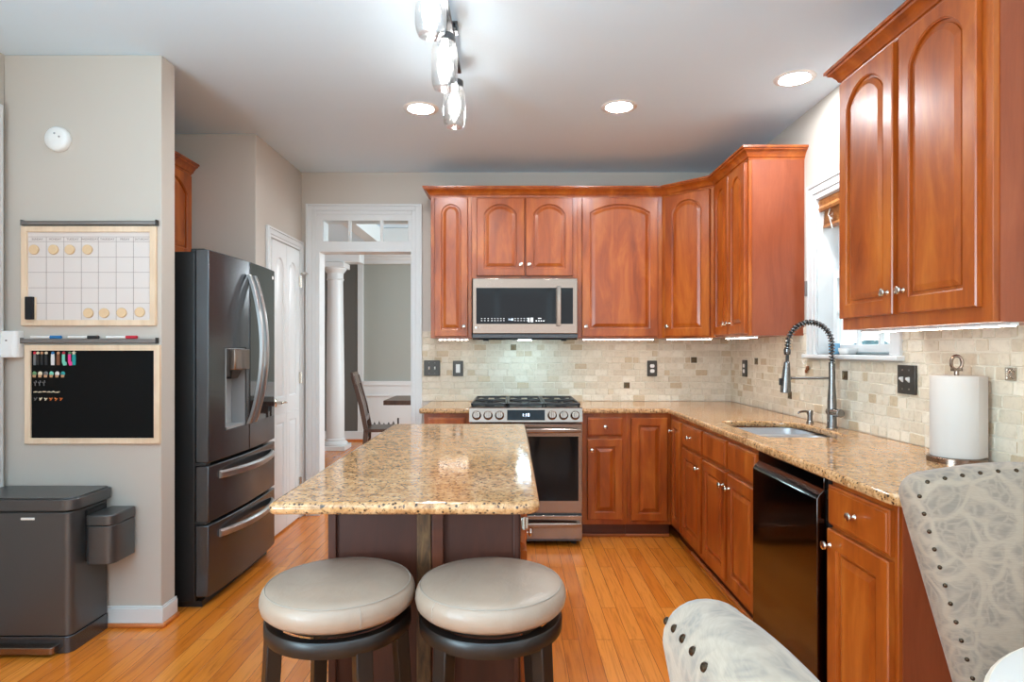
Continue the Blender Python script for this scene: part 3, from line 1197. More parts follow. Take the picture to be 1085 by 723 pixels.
# ------------------------------------------------------------------ island
IX0, IX1, IY0, IY1 = -0.66, 0.075, 1.672, 3.454
it = slab('island_countertop', [rrect(IX0, IX1, IY0, IY1, [0.05, 0.03, 0.03, 0.02])], 0.882, 0.916, 0.0155, 'granite')
tag(it, 'speckled tan granite island top with rounded edges', 'countertop')
t = thing('kitchen_island', 'cherry kitchen island cabinet under the granite top', 'island', (-0.258, 2.66, 0))
ix0, ix1, iy0, iy1 = -0.309, 0.282, -0.725, 0.76
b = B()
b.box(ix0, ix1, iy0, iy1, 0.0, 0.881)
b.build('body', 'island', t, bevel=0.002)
b = B()
b.box(ix0 - 0.003, ix0 + 0.022, iy0 - 0.012, iy0 + 0.03, 0, 0.881)
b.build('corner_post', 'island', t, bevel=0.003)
b = B()
b.box(ix1 - 0.022, ix1 - 0.004, iy0 - 0.012, iy0, 0, 0.881)
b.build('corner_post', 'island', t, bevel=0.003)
B().box(-0.036, 0.008, iy0 - 0.024, iy0 - 0.0005, 0, 0.881).build('support_post', 'rustic', t, bevel=0.003)
B().box(0.009, 0.045, iy0 - 0.02, iy0 - 0.0005, 0, 0.881).build('support_batten', 'toe', t, bevel=0.003)
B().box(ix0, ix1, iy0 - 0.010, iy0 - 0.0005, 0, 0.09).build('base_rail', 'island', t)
for k in range(3):
    o = None
    b = B()
    a0 = 0.012 + k * 0.49
    panel_door_mesh(b, a0, a0 + 0.475, 0.13, 0.70, -0.001, 0.02, (a0 + 0.055, a0 + 0.42, 0.185, 0.645, 0))
    o = b.build('door', 'cherry', t, angle=25)
    o.location = (ix1, iy0, 0)
    o.rotation_euler = (0, 0, PI / 2)
    knob(o, a0 + 0.43, 0.63)
    b = B()
    xs = lambda d: [(a0 + d, 0.725 + d), (a0 + 0.475 - d, 0.725 + d), (a0 + 0.475 - d, 0.86 - d), (a0 + d, 0.86 - d)]
    b.loft([[(x, -0.001, z) for x, z in xs(0)], [(x, -0.016, z) for x, z in xs(0)], [(x, -0.021, z) for x, z in xs(0.01)]])
    o = b.build('drawer', 'cherry', t, angle=25)
    o.location = (ix1, iy0, 0)
    o.rotation_euler = (0, 0, PI / 2)
    knob(o, a0 + 0.2375, 0.79)
for zz in (0.79, 0.18):
    b = B()
    b.cyl((ix1 + 0.012, iy0 - 0.004, zz - 0.02), (ix1 + 0.012, iy0 - 0.004, zz + 0.02), 0.006)
    b.box(ix1 + 0.004, ix1 + 0.024, iy0 - 0.006, iy0 - 0.001, zz - 0.017, zz + 0.017)
    b.build('hinge', 'nickel', t, bevel=0.001)

# ------------------------------------------------------------------ range
t = thing('gas_range', 'stainless steel gas range with black cast iron grates on the back wall', 'range', (0.090, 4.19, 0))
hw = 0.381
B().box(-hw + 0.003, hw - 0.003, 0.03, 0.775, 0.03, 0.905).build('body', 'steel_dark', t)
for sx in (-1, 1):
    for yy in (0.08, 0.7):
        B().cyl((sx * 0.33, yy, 0), (sx * 0.33, yy, 0.03), 0.018).build('foot', 'black', t)
# slanted control panel
prof = [(0.03, 0.832), (-0.004, 0.832), (-0.008, 0.84), (0.012, 0.930), (0.02, 0.936), (0.03, 0.936)]
B().loft([[(-hw, y, z) for y, z in prof], [(hw, y, z) for y, z in prof]]).build('control_panel', 'steel', t, angle=30)
pn = Vector((0, -0.976, 0.217))


def on_panel(x, s, out=0.0):
    p = Vector((x, -0.008, 0.84)).lerp(Vector((x, 0.012, 0.930)), s)
    return p + pn * out


b = B()
b.loft([[on_panel(x, s, 0.0005) for x, s in ((-0.126, 0.12), (0.128, 0.12), (0.128, 0.88), (-0.126, 0.88))], [on_panel(x, s, 0.002) for x, s in ((-0.126, 0.12), (0.128, 0.12), (0.128, 0.88), (-0.126, 0.88))]])
dp = b.build('display', 'blackglass', t)
text('clock_digits', '1:18', 0.03, 'display', dp, Matrix.Translation(on_panel(0.0, 0.5, 0.003)) @ Matrix.Rotation(PI / 2 - 0.219, 4, 'X'))
for x in (-0.331, -0.254, -0.177, 0.177, 0.254, 0.331):
    k = B().lathe([(0.031, 0), (0.031, 0.006), (0.027, 0.009), (0.025, 0.024), (0.022, 0.028)], on_panel(x, 0.48, 0.0005), pn, 24).build('knob', 'steel', t, angle=30)
    q = Vector((0, 0, 1)).rotation_difference(pn)
    c0 = on_panel(x, 0.48, 0.026)
    b = B()
    e1, e2 = Vector((1, 0, 0)), Vector((0, pn.z, -pn.y))
    lo = [c0 + e1 * a * 0.007 + e2 * d * 0.023 for a, d in ((-1, -1), (1, -1), (1, 1), (-1, 1))]
    b.loft([lo, [v + pn * 0.014 for v in lo]])
    b.build('grip', 'steel', k, bevel=0.002)
# oven door
b = B()
b.box(-hw, hw, 0.0, 0.03, 0.226, 0.826)
od = b.build('oven_door', 'steel', t, bevel=0.004)
B().box(-0.354, 0.354, -0.002, 0.0005, 0.308, 0.742).build('oven_window', 'blackglass', od)


def bow_handle(name, x0, x1, z, y0, bow, parent, m='steel', h=0.016, th=0.009):
    b = B()
    loops = []
    for i in range(17):
        u = i / 16
        x = x0 + (x1 - x0) * u
        y = y0 - 0.035 - bow * math.sin(PI * u)
        hh = h * (1 - 0.25 * abs(2 * u - 1) ** 3)
        loops.append([(x, y - th, z - hh * 0.6), (x, y - th, z + hh * 0.6), (x, y - th * 0.4, z + hh), (x, y + th, z + hh), (x, y + th, z - hh), (x, y - th * 0.4, z - hh)])
    b.loft(loops)
    for xx in (x0 + 0.012, x1 - 0.012):
        b.box(xx - 0.012, xx + 0.012, y0 - 0.038, y0, z - h * 0.8, z + h * 0.8)
    return b.build(name, m, parent, bevel=0.002)


bow_handle('handle', -0.365, 0.365, 0.785, 0.0, 0.012, od)
dw = B().box(-hw, hw, 0.002, 0.03, 0.05, 0.208).build('drawer', 'steel', t, bevel=0.004)
bow_handle('handle', -0.365, 0.365, 0.155, 0.002, 0.012, dw)
# cooktop
ck = B().box(-hw, hw, 0.02, 0.765, 0.905, 0.918).build('cooktop', 'black', t, bevel=0.004)
for bx, by, br in ((-0.25, 0.20, 0.045), (-0.25, 0.56, 0.04), (0.25, 0.20, 0.05), (0.25, 0.56, 0.035), (0, 0.38, 0.05)):
    B().lathe([(br, 0), (br, 0.006), (br * 0.8, 0.009), (br * 0.8, 0.015), (br * 0.6, 0.018)], (bx, by, 0.918), (0, 0, 1), 24).build('burner', 'iron', t)
for gx0, gx1 in ((-0.372, -0.128), (-0.124, 0.124), (0.128, 0.372)):
    b = B()
    zt, zb_ = 0.960, 0.945
    for yy in (0.05, 0.385, 0.72):
        b.box(gx0, gx1, yy, yy + 0.014, zb_, zt)
    for xx in (gx0, gx1 - 0.014):
        b.box(xx, xx + 0.014, 0.05, 0.734, zb_, zt)
    cx = (gx0 + gx1) / 2
    for cy in (0.215, 0.56):
        for k in range(4):
            a = PI / 4 + k * PI / 2
            p0 = (cx + 0.035 * math.cos(a), cy + 0.035 * math.sin(a), zt - 0.005)
            p1 = (cx + math.copysign((gx1 - gx0) / 2 - 0.01, math.cos(a)), cy + math.copysign(0.15, math.sin(a)), zt - 0.005)
            b.tube([p0, p1], 0.006, 6)
    for xx in (gx0 + 0.01, gx1 - 0.01):
        for yy in (0.06, 0.725):
            b.box(xx - 0.007, xx + 0.007, yy - 0.007, yy + 0.007, 0.918, zb_)
    b.build('grate', 'iron', t, bevel=0.002)

# microwave
t = thing('microwave', 'stainless over-the-range microwave with a dark glass door', 'microwave', (0.092, 4.57, 0))
mw = 0.3855
B().box(-mw, mw, 0.03, 0.405, 1.410, 1.849).build('body', 'black', t)
fr = B().box(-mw, mw, 0.0, 0.03, 1.443, 1.849).build('front_frame', 'steel', t, bevel=0.004)
B().box(-0.358, 0.228, -0.002, 0.001, 1.514, 1.779).build('door_glass', 'blackglass', fr)
B().box(0.263, 0.352, -0.002, 0.001, 1.514, 1.779).build('side_glass', 'blackglass', fr)
b = B()
pts = [(0.246, -0.002, 1.492), (0.246, -0.035, 1.50), (0.246, -0.040, 1.56), (0.246, -0.042, 1.65), (0.246, -0.040, 1.73), (0.246, -0.035, 1.79), (0.246, -0.002, 1.798)]
loops = [[(x - 0.0145, y - 0.006, z), (x + 0.0145, y - 0.006, z), (x + 0.0145, y + 0.006, z), (x - 0.0145, y + 0.006, z)] for x, y, z in pts[1:-1]]
b.loft(loops)
b.box(0.233, 0.259, -0.035, 0.0, 1.502, 1.525).box(0.233, 0.259, -0.035, 0.0, 1.765, 1.788)
b.build('handle', 'steel', fr, bevel=0.002)
# vent lip below
prof = [(0.03, 1.441), (0.004, 1.438), (0.006, 1.412), (0.02, 1.398), (0.05, 1.398), (0.05, 1.441)]
B().loft([[(-mw, y, z) for y, z in prof], [(mw, y, z) for y, z in prof]]).build('vent_lip', 'steel_dark', t, angle=30)
B().box(-0.35, 0.35, 0.05, 0.40, 1.404, 1.410).build('underside', 'greyplastic', t)
B().box(-0.05, 0.05, 0.06, 0.10, 1.396, 1.405).build('hood_lamp', 'hood_led', t, bevel=0.002)
for xx in (-0.29, 0.29):
    B().box(xx - 0.02, xx + 0.02, 0.06, 0.09, 1.39, 1.404).build('mount_clip', 'black', t, bevel=0.003)
# button legends
b = B()
rnd = random.Random(5)
for c0, n in ((-0.318, 3), (-0.243, 5), (-0.072, 5)):
    for r_ in range(2):
        for k in range(n):
            x = c0 + k * (0.022 if n == 5 else 0.024)
            z = 1.554 - r_ * 0.016
            b.box(x - 0.0048, x + 0.0048, -0.0032, -0.0018, z - 0.002, z + 0.002)
b.box(0.022, 0.034, -0.0032, -0.0018, 1.528, 1.558).box(0.042, 0.060, -0.0032, -0.0018, 1.528, 1.56)
for k in range(4):
    b.box(0.078 + 0.018 * k, 0.088 + 0.018 * k, -0.0032, -0.0018, 1.533, 1.54)
b.box(0.095, 0.12, -0.0032, -0.0018, 1.552, 1.558)
b.build('button_legends', 'legend', fr)
text('clock_digits', '1:18', 0.022, 'display', fr, front_text(-0.105, -0.003, 1.546))
B().lathe([(0.008, 0), (0.008, 0.001)], (-0.358, 0, 1.488), (0, -1, 0), 16).build('emblem', 'plastic', fr)
text('logo', 'LG', 0.014, 'greyplastic', fr, front_text(-0.336, -0.0005, 1.488))

# ------------------------------------------------------------------ refrigerator (local x runs away from the camera, front is local -y)
t = thing('refrigerator', 'dark stainless french door refrigerator in the left alcove', 'refrigerator', (-2.0, 3.6325, 0), PI / 2)
fw = 0.4425
B().box(-fw + 0.004, fw - 0.004, -0.372, 0.41, 0.03, 1.83).build('body', 'black', t, bevel=0.006)
B().box(-fw + 0.02, fw - 0.02, -0.40, 0.38, 0.0, 0.03).build('base_grille', 'black', t)


def yf(x):
    return -0.444 - 0.022 * (1 - (x / fw) ** 2)


def curved(name, x0, x1, z0, z1, m, hole=None, nx=10, rb=0.376):
    xs = [x0 + (x1 - x0) * i / nx for i in range(nx + 1)]
    zs = [z0, z1]
    if hole:
        xs = sorted(set([x for x in xs if not (hole[0] - 0.01 < x < hole[1] + 0.01)] + [hole[0], hole[1]]))
        zs = [z0, hole[2], hole[3], z1]
    b = B()
    V = {}
    for i, x in enumerate(xs):
        for j, z in enumerate(zs):
            V[i, j] = (b.b.verts.new((x, yf(x), z)), b.b.verts.new((x, -rb, z)))
    nxx, nz = len(xs) - 1, len(zs) - 1

    def inside(i, j):
        return hole and xs[i] >= hole[0] - 1e-6 and xs[i + 1] <= hole[1] + 1e-6 and j == 1
    for i in range(nxx):
        for j in range(nz):
            if inside(i, j):
                continue
            q = (V[i, j], V[i + 1, j], V[i + 1, j + 1], V[i, j + 1])
            b.b.faces.new([v[0] for v in q])
            b.b.faces.new([v[1] for v in q][::-1])
            for (di, dj, a, c) in ((0, -1, 0, 1), (1, 0, 1, 2), (0, 1, 2, 3), (-1, 0, 3, 0)):
                ni, nj = i + di, j + dj
                if ni < 0 or nj < 0 or ni >= nxx or nj >= nz or inside(ni, nj):
                    b.b.faces.new((q[a][0], q[c][0], q[c][1], q[a][1]))
    return b.build(name, m, t, bevel=0.005, seg=2, angle=30)


dh = (-0.285, -0.045, 0.895, 1.335)
dl = curved('left_door', -fw, -0.003, 0.745, 1.84, 'steel_dark', dh)
drr = curved('right_door', 0.003, fw, 0.745, 1.84, 'steel_dark')
d1 = curved('drawer', -fw, fw, 0.440, 0.728, 'steel_dark')
d2 = curved('drawer', -fw, fw, 0.058, 0.424, 'steel_dark')
# dark glass panel on the right door
b = B()
xs = [0.012 + (fw - 0.024) * i / 8 for i in range(9)]
b.loft([[(x, yf(x) - 0.0015, z) for x in xs] + [(x, yf(x) + 0.003, z) for x in xs[::-1]] for z in (0.90, 1.835)])
b.build('glass_panel', 'blackmirror', drr)
# dispenser
b = B()
x0, x1, z0, z1 = dh
b.box(x0 + 0.001, x1 - 0.001, -0.385, -0.378, z0, z1)
b.box(x0, x0 + 0.006, -0.46, -0.38, z0, z1).box(x1 - 0.006, x1, -0.46, -0.38, z0, z1)
b.box(x0, x1, -0.46, -0.38, z0, z0 + 0.012)
b.box(x0, x1, -0.46, -0.38, z1 - 0.006, z1)
rc = b.build('dispenser_recess', 'greyplastic', dl)
B().box(x0 + 0.045, x1 - 0.008, -0.492, -0.39, 1.215, 1.33).build('dispenser_control', 'steel', dl, bevel=0.006)
B().box(x0 + 0.006, x0 + 0.045, -0.462, -0.39, 1.18, 1.33).build('dispenser_frame', 'black', dl, bevel=0.003)
b = B()
b.loft([[(x0 + 0.05, -0.47, 1.215), (x1 - 0.05, -0.47, 1.215), (x1 - 0.05, -0.41, 1.215), (x0 + 0.05, -0.41, 1.215)],
        [(x0 + 0.075, -0.455, 1.165), (x1 - 0.085, -0.455, 1.165), (x1 - 0.085, -0.42, 1.165), (x0 + 0.075, -0.42, 1.165)]])
b.build('nozzle', 'black', dl, bevel=0.004)
for sx, dd in ((-0.036, dl), (0.036, drr)):
    pts = []
    for i in range(21):
        u = i / 20
        pts.append((sx, yf(0) - 0.012 - 0.075 * math.sin(PI * u) ** 0.8, 0.90 + 0.86 * u))
    b = B()
    loops = []
    for i, (x, y, z) in enumerate(pts):
        loops.append([(x - 0.013, y - 0.008, z), (x - 0.006, y - 0.013, z), (x + 0.006, y - 0.013, z), (x + 0.013, y - 0.008, z), (x + 0.013, y + 0.008, z), (x - 0.013, y + 0.008, z)])
    b.loft(loops)
    b.build('handle', 'handle', dd, angle=35)
for dd, z in ((d1, 0.667), (d2, 0.357)):
    b = B()
    loops = []
    for i in range(21):
        u = i / 20
        x = -0.345 + 0.72 * u
        y = yf(x) - 0.004 - 0.055 * math.sin(PI * u) ** 0.7
        loops.append([(x, y - 0.010, z - 0.012), (x, y - 0.010, z + 0.010), (x, y, z + 0.02), (x, y + 0.010, z + 0.02), (x, y + 0.010, z - 0.018), (x, y, z - 0.02)])
    b.loft(loops)
    b.build('handle', 'handle', dd, angle=35)
for zz in (0.436, 0.737):
    B().box(-fw - 0.001, -fw + 0.05, -0.43, -0.37, zz - 0.008, zz + 0.008).build('hinge', 'black', t, bevel=0.003)
B().box(-fw + 0.004, -fw + 0.07, -0.42, -0.35, 1.826, 1.846).build('hinge_cover', 'black', t, bevel=0.004)
B().lathe([(0.012, 0), (0.012, 0.001)], (fw - 0.05, yf(fw - 0.05) - 0.002, 1.79), (0, -1, 0), 16).build('emblem', 'plastic', drr)

# ------------------------------------------------------------------ trash can with side caddy
t = thing('trash_can', 'brushed steel step trash can with a lid beside the left partition', 'trash can', (-2.165, 2.845, 0))
b = B()
rp = lambda x0, x1, y0, y1, r: rrect(x0, x1, y0, y1, r, 6)
cx0, cx1, cy0, cy1 = -0.245, 0.235, -0.125, 0.130
b.prism(rp(cx0, cx1, cy0, cy1, [0.03, 0.015, 0.015, 0.03]), 0.075, 0.615)
b.build('body', 'can', t, bevel=0.004)
B().prism(rp(cx0 - 0.004, cx1 + 0.004, cy0 - 0.004, cy1, [0.034, 0.015, 0.015, 0.034]), 0.0, 0.073).build('base', 'steel_dark', t, bevel=0.003)
B().prism(rp(cx0 - 0.015, cx1 + 0.018, cy0 - 0.006, cy1 + 0.006, [0.06, 0.02, 0.02, 0.06]), 0.622, 0.672).prism(rp(cx0 - 0.005, cx1 + 0.008, cy0 + 0.006, cy1, [0.05, 0.02, 0.02, 0.05]), 0.672, 0.678).build('lid', 'can', t, bevel=0.005)
B().box(cx0 + 0.02, cx1 - 0.02, cy0 + 0.01, cy1 - 0.01, 0.61, 0.625).build('lid_seal', 'black', t)
B().box(0.02, 0.08, cy0 - 0.005, cy0, 0.583, 0.594).build('latch', 'plastic', t, bevel=0.002)
B().prism(rp(cx0 + 0.02, cx1 - 0.045, cy0 - 0.05, cy0 - 0.004, [0.012, 0.003, 0.003, 0.012]), 0.016, 0.046).build('pedal', 'steel', t, bevel=0.006)
B().box(cx1 + 0.0005, cx1 + 0.012, -0.03, 0.10, 0.37, 0.60).build('caddy_bracket', 'black', t)
t2 = thing('caddy_bin', 'small steel caddy bin hanging on the right side of the trash can', 'bin', (-1.86, 2.888, 0.36))
B().prism(rp(-0.056, 0.062, -0.09, 0.085, [0.04, 0.012, 0.012, 0.012]), 0.0, 0.172).build('body', 'can', t2, bevel=0.003)
B().prism(rp(-0.057, 0.064, -0.092, 0.086, [0.042, 0.012, 0.012, 0.012]), 0.175, 0.222).build('lid', 'can', t2, bevel=0.005)

# ------------------------------------------------------------------ boards on the partition
WY = 2.99
S = WY / 660


def wx(px):
    return (px - 543) * S


def wz(py):
    return 1.33 + (370 - py) * S


def framed(name, label, cat, px0, px1, py0, py1, fw_, mface):
    x0, x1, z1, z0 = wx(px0), wx(px1), wz(py0), wz(py1)
    t = thing(name, label, cat, ((x0 + x1) / 2, WY, z0))
    hwid, h = (x1 - x0) / 2, z1 - z0
    b = B()
    outer = [(-hwid, 0), (hwid, 0), (hwid, h), (-hwid, h)]
    inn = [(-hwid + fw_, fw_), (hwid - fw_, fw_), (hwid - fw_, h - fw_), (-hwid + fw_, h - fw_)]
    b.loft([[(x, -0.0005, z) for x, z in outer], [(x, -0.018, z) for x, z in outer], [(x, -0.018, z) for x, z in inn], [(x, -0.004, z) for x, z in inn]], False, False)
    b.build('frame', 'maple', t, bevel=0.0015)
    B().box(-hwid + fw_ * 0.6, hwid - fw_ * 0.6, -0.008, -0.002, fw_ * 0.6, h - fw_ * 0.6).build('board', mface, t)
    return t, hwid, h


t, hwid, h = framed('calendar_whiteboard', 'framed white dry-erase calendar board on the left partition wall', 'whiteboard', 25, 166.7, 240.5, 345.3, 0.027, 'whiteboard')
cxc = t.location.x
gb = B()
lx = [wx(p) - cxc for p in (31.5, 50.5, 69, 87.5, 105.5, 124.3, 142.6, 160)]
lz = [wz(p) - t.location.z for p in (251.4, 256.5, 272.9, 288.9, 305.3, 321.5, 339.5)]
for x in lx[1:-1]:
    gb.box(x - 0.0008, x + 0.0008, -0.0086, -0.0078, lz[-1], lz[0])
for z in lz[:-1]:
    gb.box(lx[0], lx[-1], -0.0086, -0.0078, z - 0.0008, z + 0.0008)
gb.build('calendar_grid', 'ink', t)
for i, d in enumerate(('SUNDAY', 'MONDAY', 'TUESDAY', 'WEDNESDAY', 'THURSDAY', 'FRIDAY', 'SATURDAY')):
    text('day_heading', d, 0.0135, 'ink', t, front_text((lx[i] + lx[i + 1]) / 2, -0.0084, (lz[0] + lz[1]) / 2))
mags = [(38, 265, 'leftmost in the top row of the calendar'), (58.5, 265, 'second from left in the top row of the calendar'), (75.8, 265, 'third from left in the top row of the calendar'), (94.5, 265, 'rightmost in the top row of the calendar'),
        (95.4, 332, 'leftmost in the bottom row of the calendar'), (112, 332, 'second from left in the bottom row of the calendar'), (130.5, 331.7, 'third from left in the bottom row of the calendar'), (149.8, 331, 'rightmost in the bottom row of the calendar')]
for px, py, lab in mags:
    o = B().lathe([(0.0235, 0), (0.0235, 0.006), (0.0215, 0.008), (0.001, 0.0085)], (0, 0, 0), (0, -1, 0), 24).build('wood_magnet', 'magnetwood', loc=(wx(px), WY - 0.009, wz(py)), angle=30)
    tag(o, 'round pale wood magnet, ' + lab, 'magnet', 'wood magnets on the calendar')
t = thing('board_eraser', 'black felt board eraser at the lower left of the calendar board', 'eraser', (wx(36.5), WY - 0.009, wz(327)))
B().box(-0.018, 0.018, -0.03, -0.012, -0.054, 0.054).build('felt_pad', 'felt', t, bevel=0.003)
B().box(-0.018, 0.018, -0.012, 0, -0.054, 0.054).build('back', 'c_cream', t, bevel=0.002)


def rail(label, px0, px1, py0, py1, d):
    t = thing('board_rail', label, 'rail', (wx((px0 + px1) / 2), WY, wz(py1)))
    w = wx(px1) - wx(px0)
    h = wz(py0) - wz(py1)
    b = B()
    prof = [(-0.0005, 0), (-d, 0.002), (-d, h * 0.75), (-d + 0.003, h), (-0.0005, h)]
    b.loft([[(-w / 2, y, z) for y, z in prof], [(w / 2, y, z) for y, z in prof]])
    b.build('tray', 'rail', t, bevel=0.001)
    for sx in (-1, 1):
        B().box(sx * w / 2 - 0.002, sx * w / 2 + 0.002, -d - 0.001, 0, -0.001, h * 1.25).build('end_cap', 'black' if sx > 0 else 'rail', t)
    return t


rail('dark grey metal rail above the calendar board', 26, 168, 235, 239.5, 0.024)
rail('grey metal marker rail above the chalkboard, holding three markers', 25, 168, 359.3, 364, 0.024)
for px0, px1, ccol, lab in ((35, 67, 'c_blue', 'blue'), (74.5, 106.5, 'c_coal', 'black'), (115, 147, 'c_red', 'red')):
    t = thing('marker', 'white marker with a %s cap on the marker rail' % lab, 'marker', (wx(px0), WY - 0.013, wz(359.3) + 0.0079), group='markers on the rail')
    w = wx(px1) - wx(px0)
    B().cyl((0, 0, 0), (w * 0.64, 0, 0), 0.0068, seg=12).build('barrel', 'plastic', t)
    B().cyl((w * 0.64, 0, 0), (w, 0, 0), 0.0078, seg=12).build('cap', ccol, t, bevel=0.001)

t, hwid, h = framed('chalkboard', 'black magnetic board in a pale wood frame on the left partition wall', 'chalkboard', 28.8, 171, 365.7, 470, 0.027, 'chalk')
MY = WY - 0.0085


def place_mag(name, label, group, px, py):
    return thing(name, label, 'magnet', (wx(px), MY, wz(py)), 0, group)


gA = 'tall magnets along the top of the black board'
tall = [('c_grey', 'c_red', 'grey with a red top'), ('c_coal', 'c_cream', 'charcoal with a cream top'), ('c_coal', 'c_tan', 'charcoal with a tan top'), ('c_coal', 'c_cream', 'charcoal with a second cream top'),
        ('c_white', 'c_blue', 'white with a blue top'), ('c_brown', 'c_tan', 'brown with a tan face'), ('c_mint', 'c_red', 'mint stocking shape with a red top'), ('c_pink', 'c_green', 'pink stocking shape with a green top'), ('c_teal', 'c_cream', 'teal with a cream star top')]
ords = ('first', 'second', 'third', 'fourth', 'fifth', 'sixth', 'seventh', 'eighth', 'ninth')
for i, (c1, c2, d) in enumerate(tall):
    px = (38.5, 41.7, 46, 50.6, 57.5, 63.4, 69, 75.3, 80)[i]
    t = place_mag('figure_magnet', 'small magnet, %s, %s from left in top row' % (d, ords[i]), gA, px, 380)
    b = B()
    wd = 0.0065 if i < 4 else 0.0085
    if 'stocking' in d:
        sec = [(-0.007, 0.02), (0.006, 0.02), (0.006, -0.012), (0.014, -0.02), (0.014, -0.032), (0.0, -0.034), (-0.007, -0.018)]
    else:
        sec = [(-wd * 0.8, 0.022), (wd * 0.8, 0.022), (wd, 0.0), (wd * 0.9, -0.032), (-wd * 0.9, -0.032), (-wd, 0.0)]
    b.loft([[(x, 0, z) for x, z in sec], [(x, -0.003, z) for x, z in sec]])
    b.build('figure', c1, t)
    b = B()
    if 'star' in d:
        st = []
        for k in range(10):
            a = PI / 2 + k * PI / 5
            rr_ = 0.011 if k % 2 == 0 else 0.005
            st.append((rr_ * math.cos(a), 0.027 + rr_ * math.sin(a)))
        b.loft([[(x, 0, z) for x, z in st], [(x, -0.004, z) for x, z in st]])
    else:
        b.lathe([(0.0075, 0), (0.0065, 0.003), (0.002, 0.0045)], (0, 0, 0.026), (0, -1, 0), 12)
    b.build('top', c2, t)
gB = 'plant pot magnets in the second row of the black board'
for i, (c1, d) in enumerate((('c_green', 'green'), ('c_cream', 'cream'), ('c_grey', 'grey green'), ('c_mint', 'mint'), ('c_white', 'white'), ('c_teal', 'teal'))):
    t = place_mag('plant_magnet', 'tiny potted plant magnet, %s crown, %s from left in the board\'s second row' % (d, ords[i]), gB, 38 + 6.0 * i, 397.3)
    B().loft([[(-0.0075, y, 0), (0.0075, y, 0), (0.006, y, -0.012), (-0.006, y, -0.012)] for y in (0, -0.004)]).build('pot', 'c_tan', t)
    B().lathe([(0.011, 0), (0.009, 0.003), (0.003, 0.005)], (0, 0, 0.006), (0, -1, 0), 10).build('crown', c1, t)
for i in range(3):
    b = B()
    b.tube([(0.003, -0.002, 0.012), (0.006, -0.002, 0.004), (-0.002, -0.002, 0.0), (-0.005, -0.002, 0.006)], 0.0022, 6)
    b.tube([(0.0, -0.002, 0.002), (0.001, -0.002, -0.013)], 0.0022, 6)
    o = b.build('twig_magnet', 'c_grey', loc=(wx(39 + 4.6 * i), MY - 0.0005, wz(406)))
    tag(o, 'tiny grey twig magnet, %s from left in the black board\'s third row' % ords[i], 'magnet', 'twig magnets on the black board')
rnd = random.Random(12)
for i in range(6):
    b = B()
    pts = [(0.009 * k - 0.009, -0.002, rnd.uniform(-0.003, 0.003)) for k in range(3)]
    b.tube(pts, [0.0018, 0.0034, 0.0018], 6)
    o = b.build('word_magnet', 'c_cream', loc=(wx(39.5 + 4.7 * i), MY - 0.001, wz(415.3) + rnd.uniform(-0.001, 0.001)))
    tag(o, 'tiny cream magnet, %s from left in the black board\'s fourth row' % ords[i], 'magnet', 'cream magnets in the fourth row of the black board')
for i in range(6):
    b = B()
    b.tube([(-0.006, -0.002, 0.004), (0.0, -0.002, rnd.uniform(-0.004, 0.0)), (0.007, -0.002, rnd.uniform(0.0, 0.006))], [0.002, 0.0034, 0.0024], 6)
    b.tube([(-0.004, -0.002, -0.008), (0.003, -0.002, rnd.uniform(-0.006, 0.004))], 0.0022, 6)
    nm = ('c_grey', 'c_cream', 'c_cream', 'c_orange', 'c_orange', 'c_orange')[i]
    o = b.build('animal_magnet', nm, loc=(wx(39.5 + 5.4 * i), MY - 0.001, wz(422.5)))
    tag(o, 'tiny %s animal magnet, %s from left in the black board\'s fifth row' % (nm[2:], ords[i]), 'magnet', 'animal magnets in the fifth row of the black board')

# motion sensor and smoke detector
t = thing('motion_sensor', 'white motion sensor box at the left corner of the partition', 'sensor', (wx(15.5), WY, wz(379)))
b = B()
hh = wz(351) - wz(379)
b.prism(rrect(-0.045, 0.045, -0.05, 0, [0.02, 0.004, 0.004, 0.02]), 0, hh)
b.build('housing', 'plastic', t, bevel=0.006)
B().prism(rrect(-0.034, 0.034, -0.054, -0.045, [0.01, 0.002, 0.002, 0.01]), 0.012, hh * 0.5).build('lens', 'plastic', t, bevel=0.003)
B().box(-0.004, 0.004, -0.0515, -0.045, hh * 0.62, hh * 0.66).build('indicator', 'black', t)
t = thing('smoke_detector', 'round white detector high on the left partition wall', 'smoke detector', (wx(63.3), WY, wz(148.5)))
B().lathe([(0.058, 0), (0.06, 0.008), (0.058, 0.022), (0.05, 0.03), (0.02, 0.033), (0.001, 0.0335)], (0, 0, 0), (0, -1, 0), 32).build('housing', 'plastic', t)
for x, z in ((-0.002, 0.022), (0.02, 0.006)):
    B().lathe([(0.005, 0), (0.004, 0.004)], (x, -0.0315, z), (0, -1, 0), 10).build('vent_hole', 'greyplastic', t)


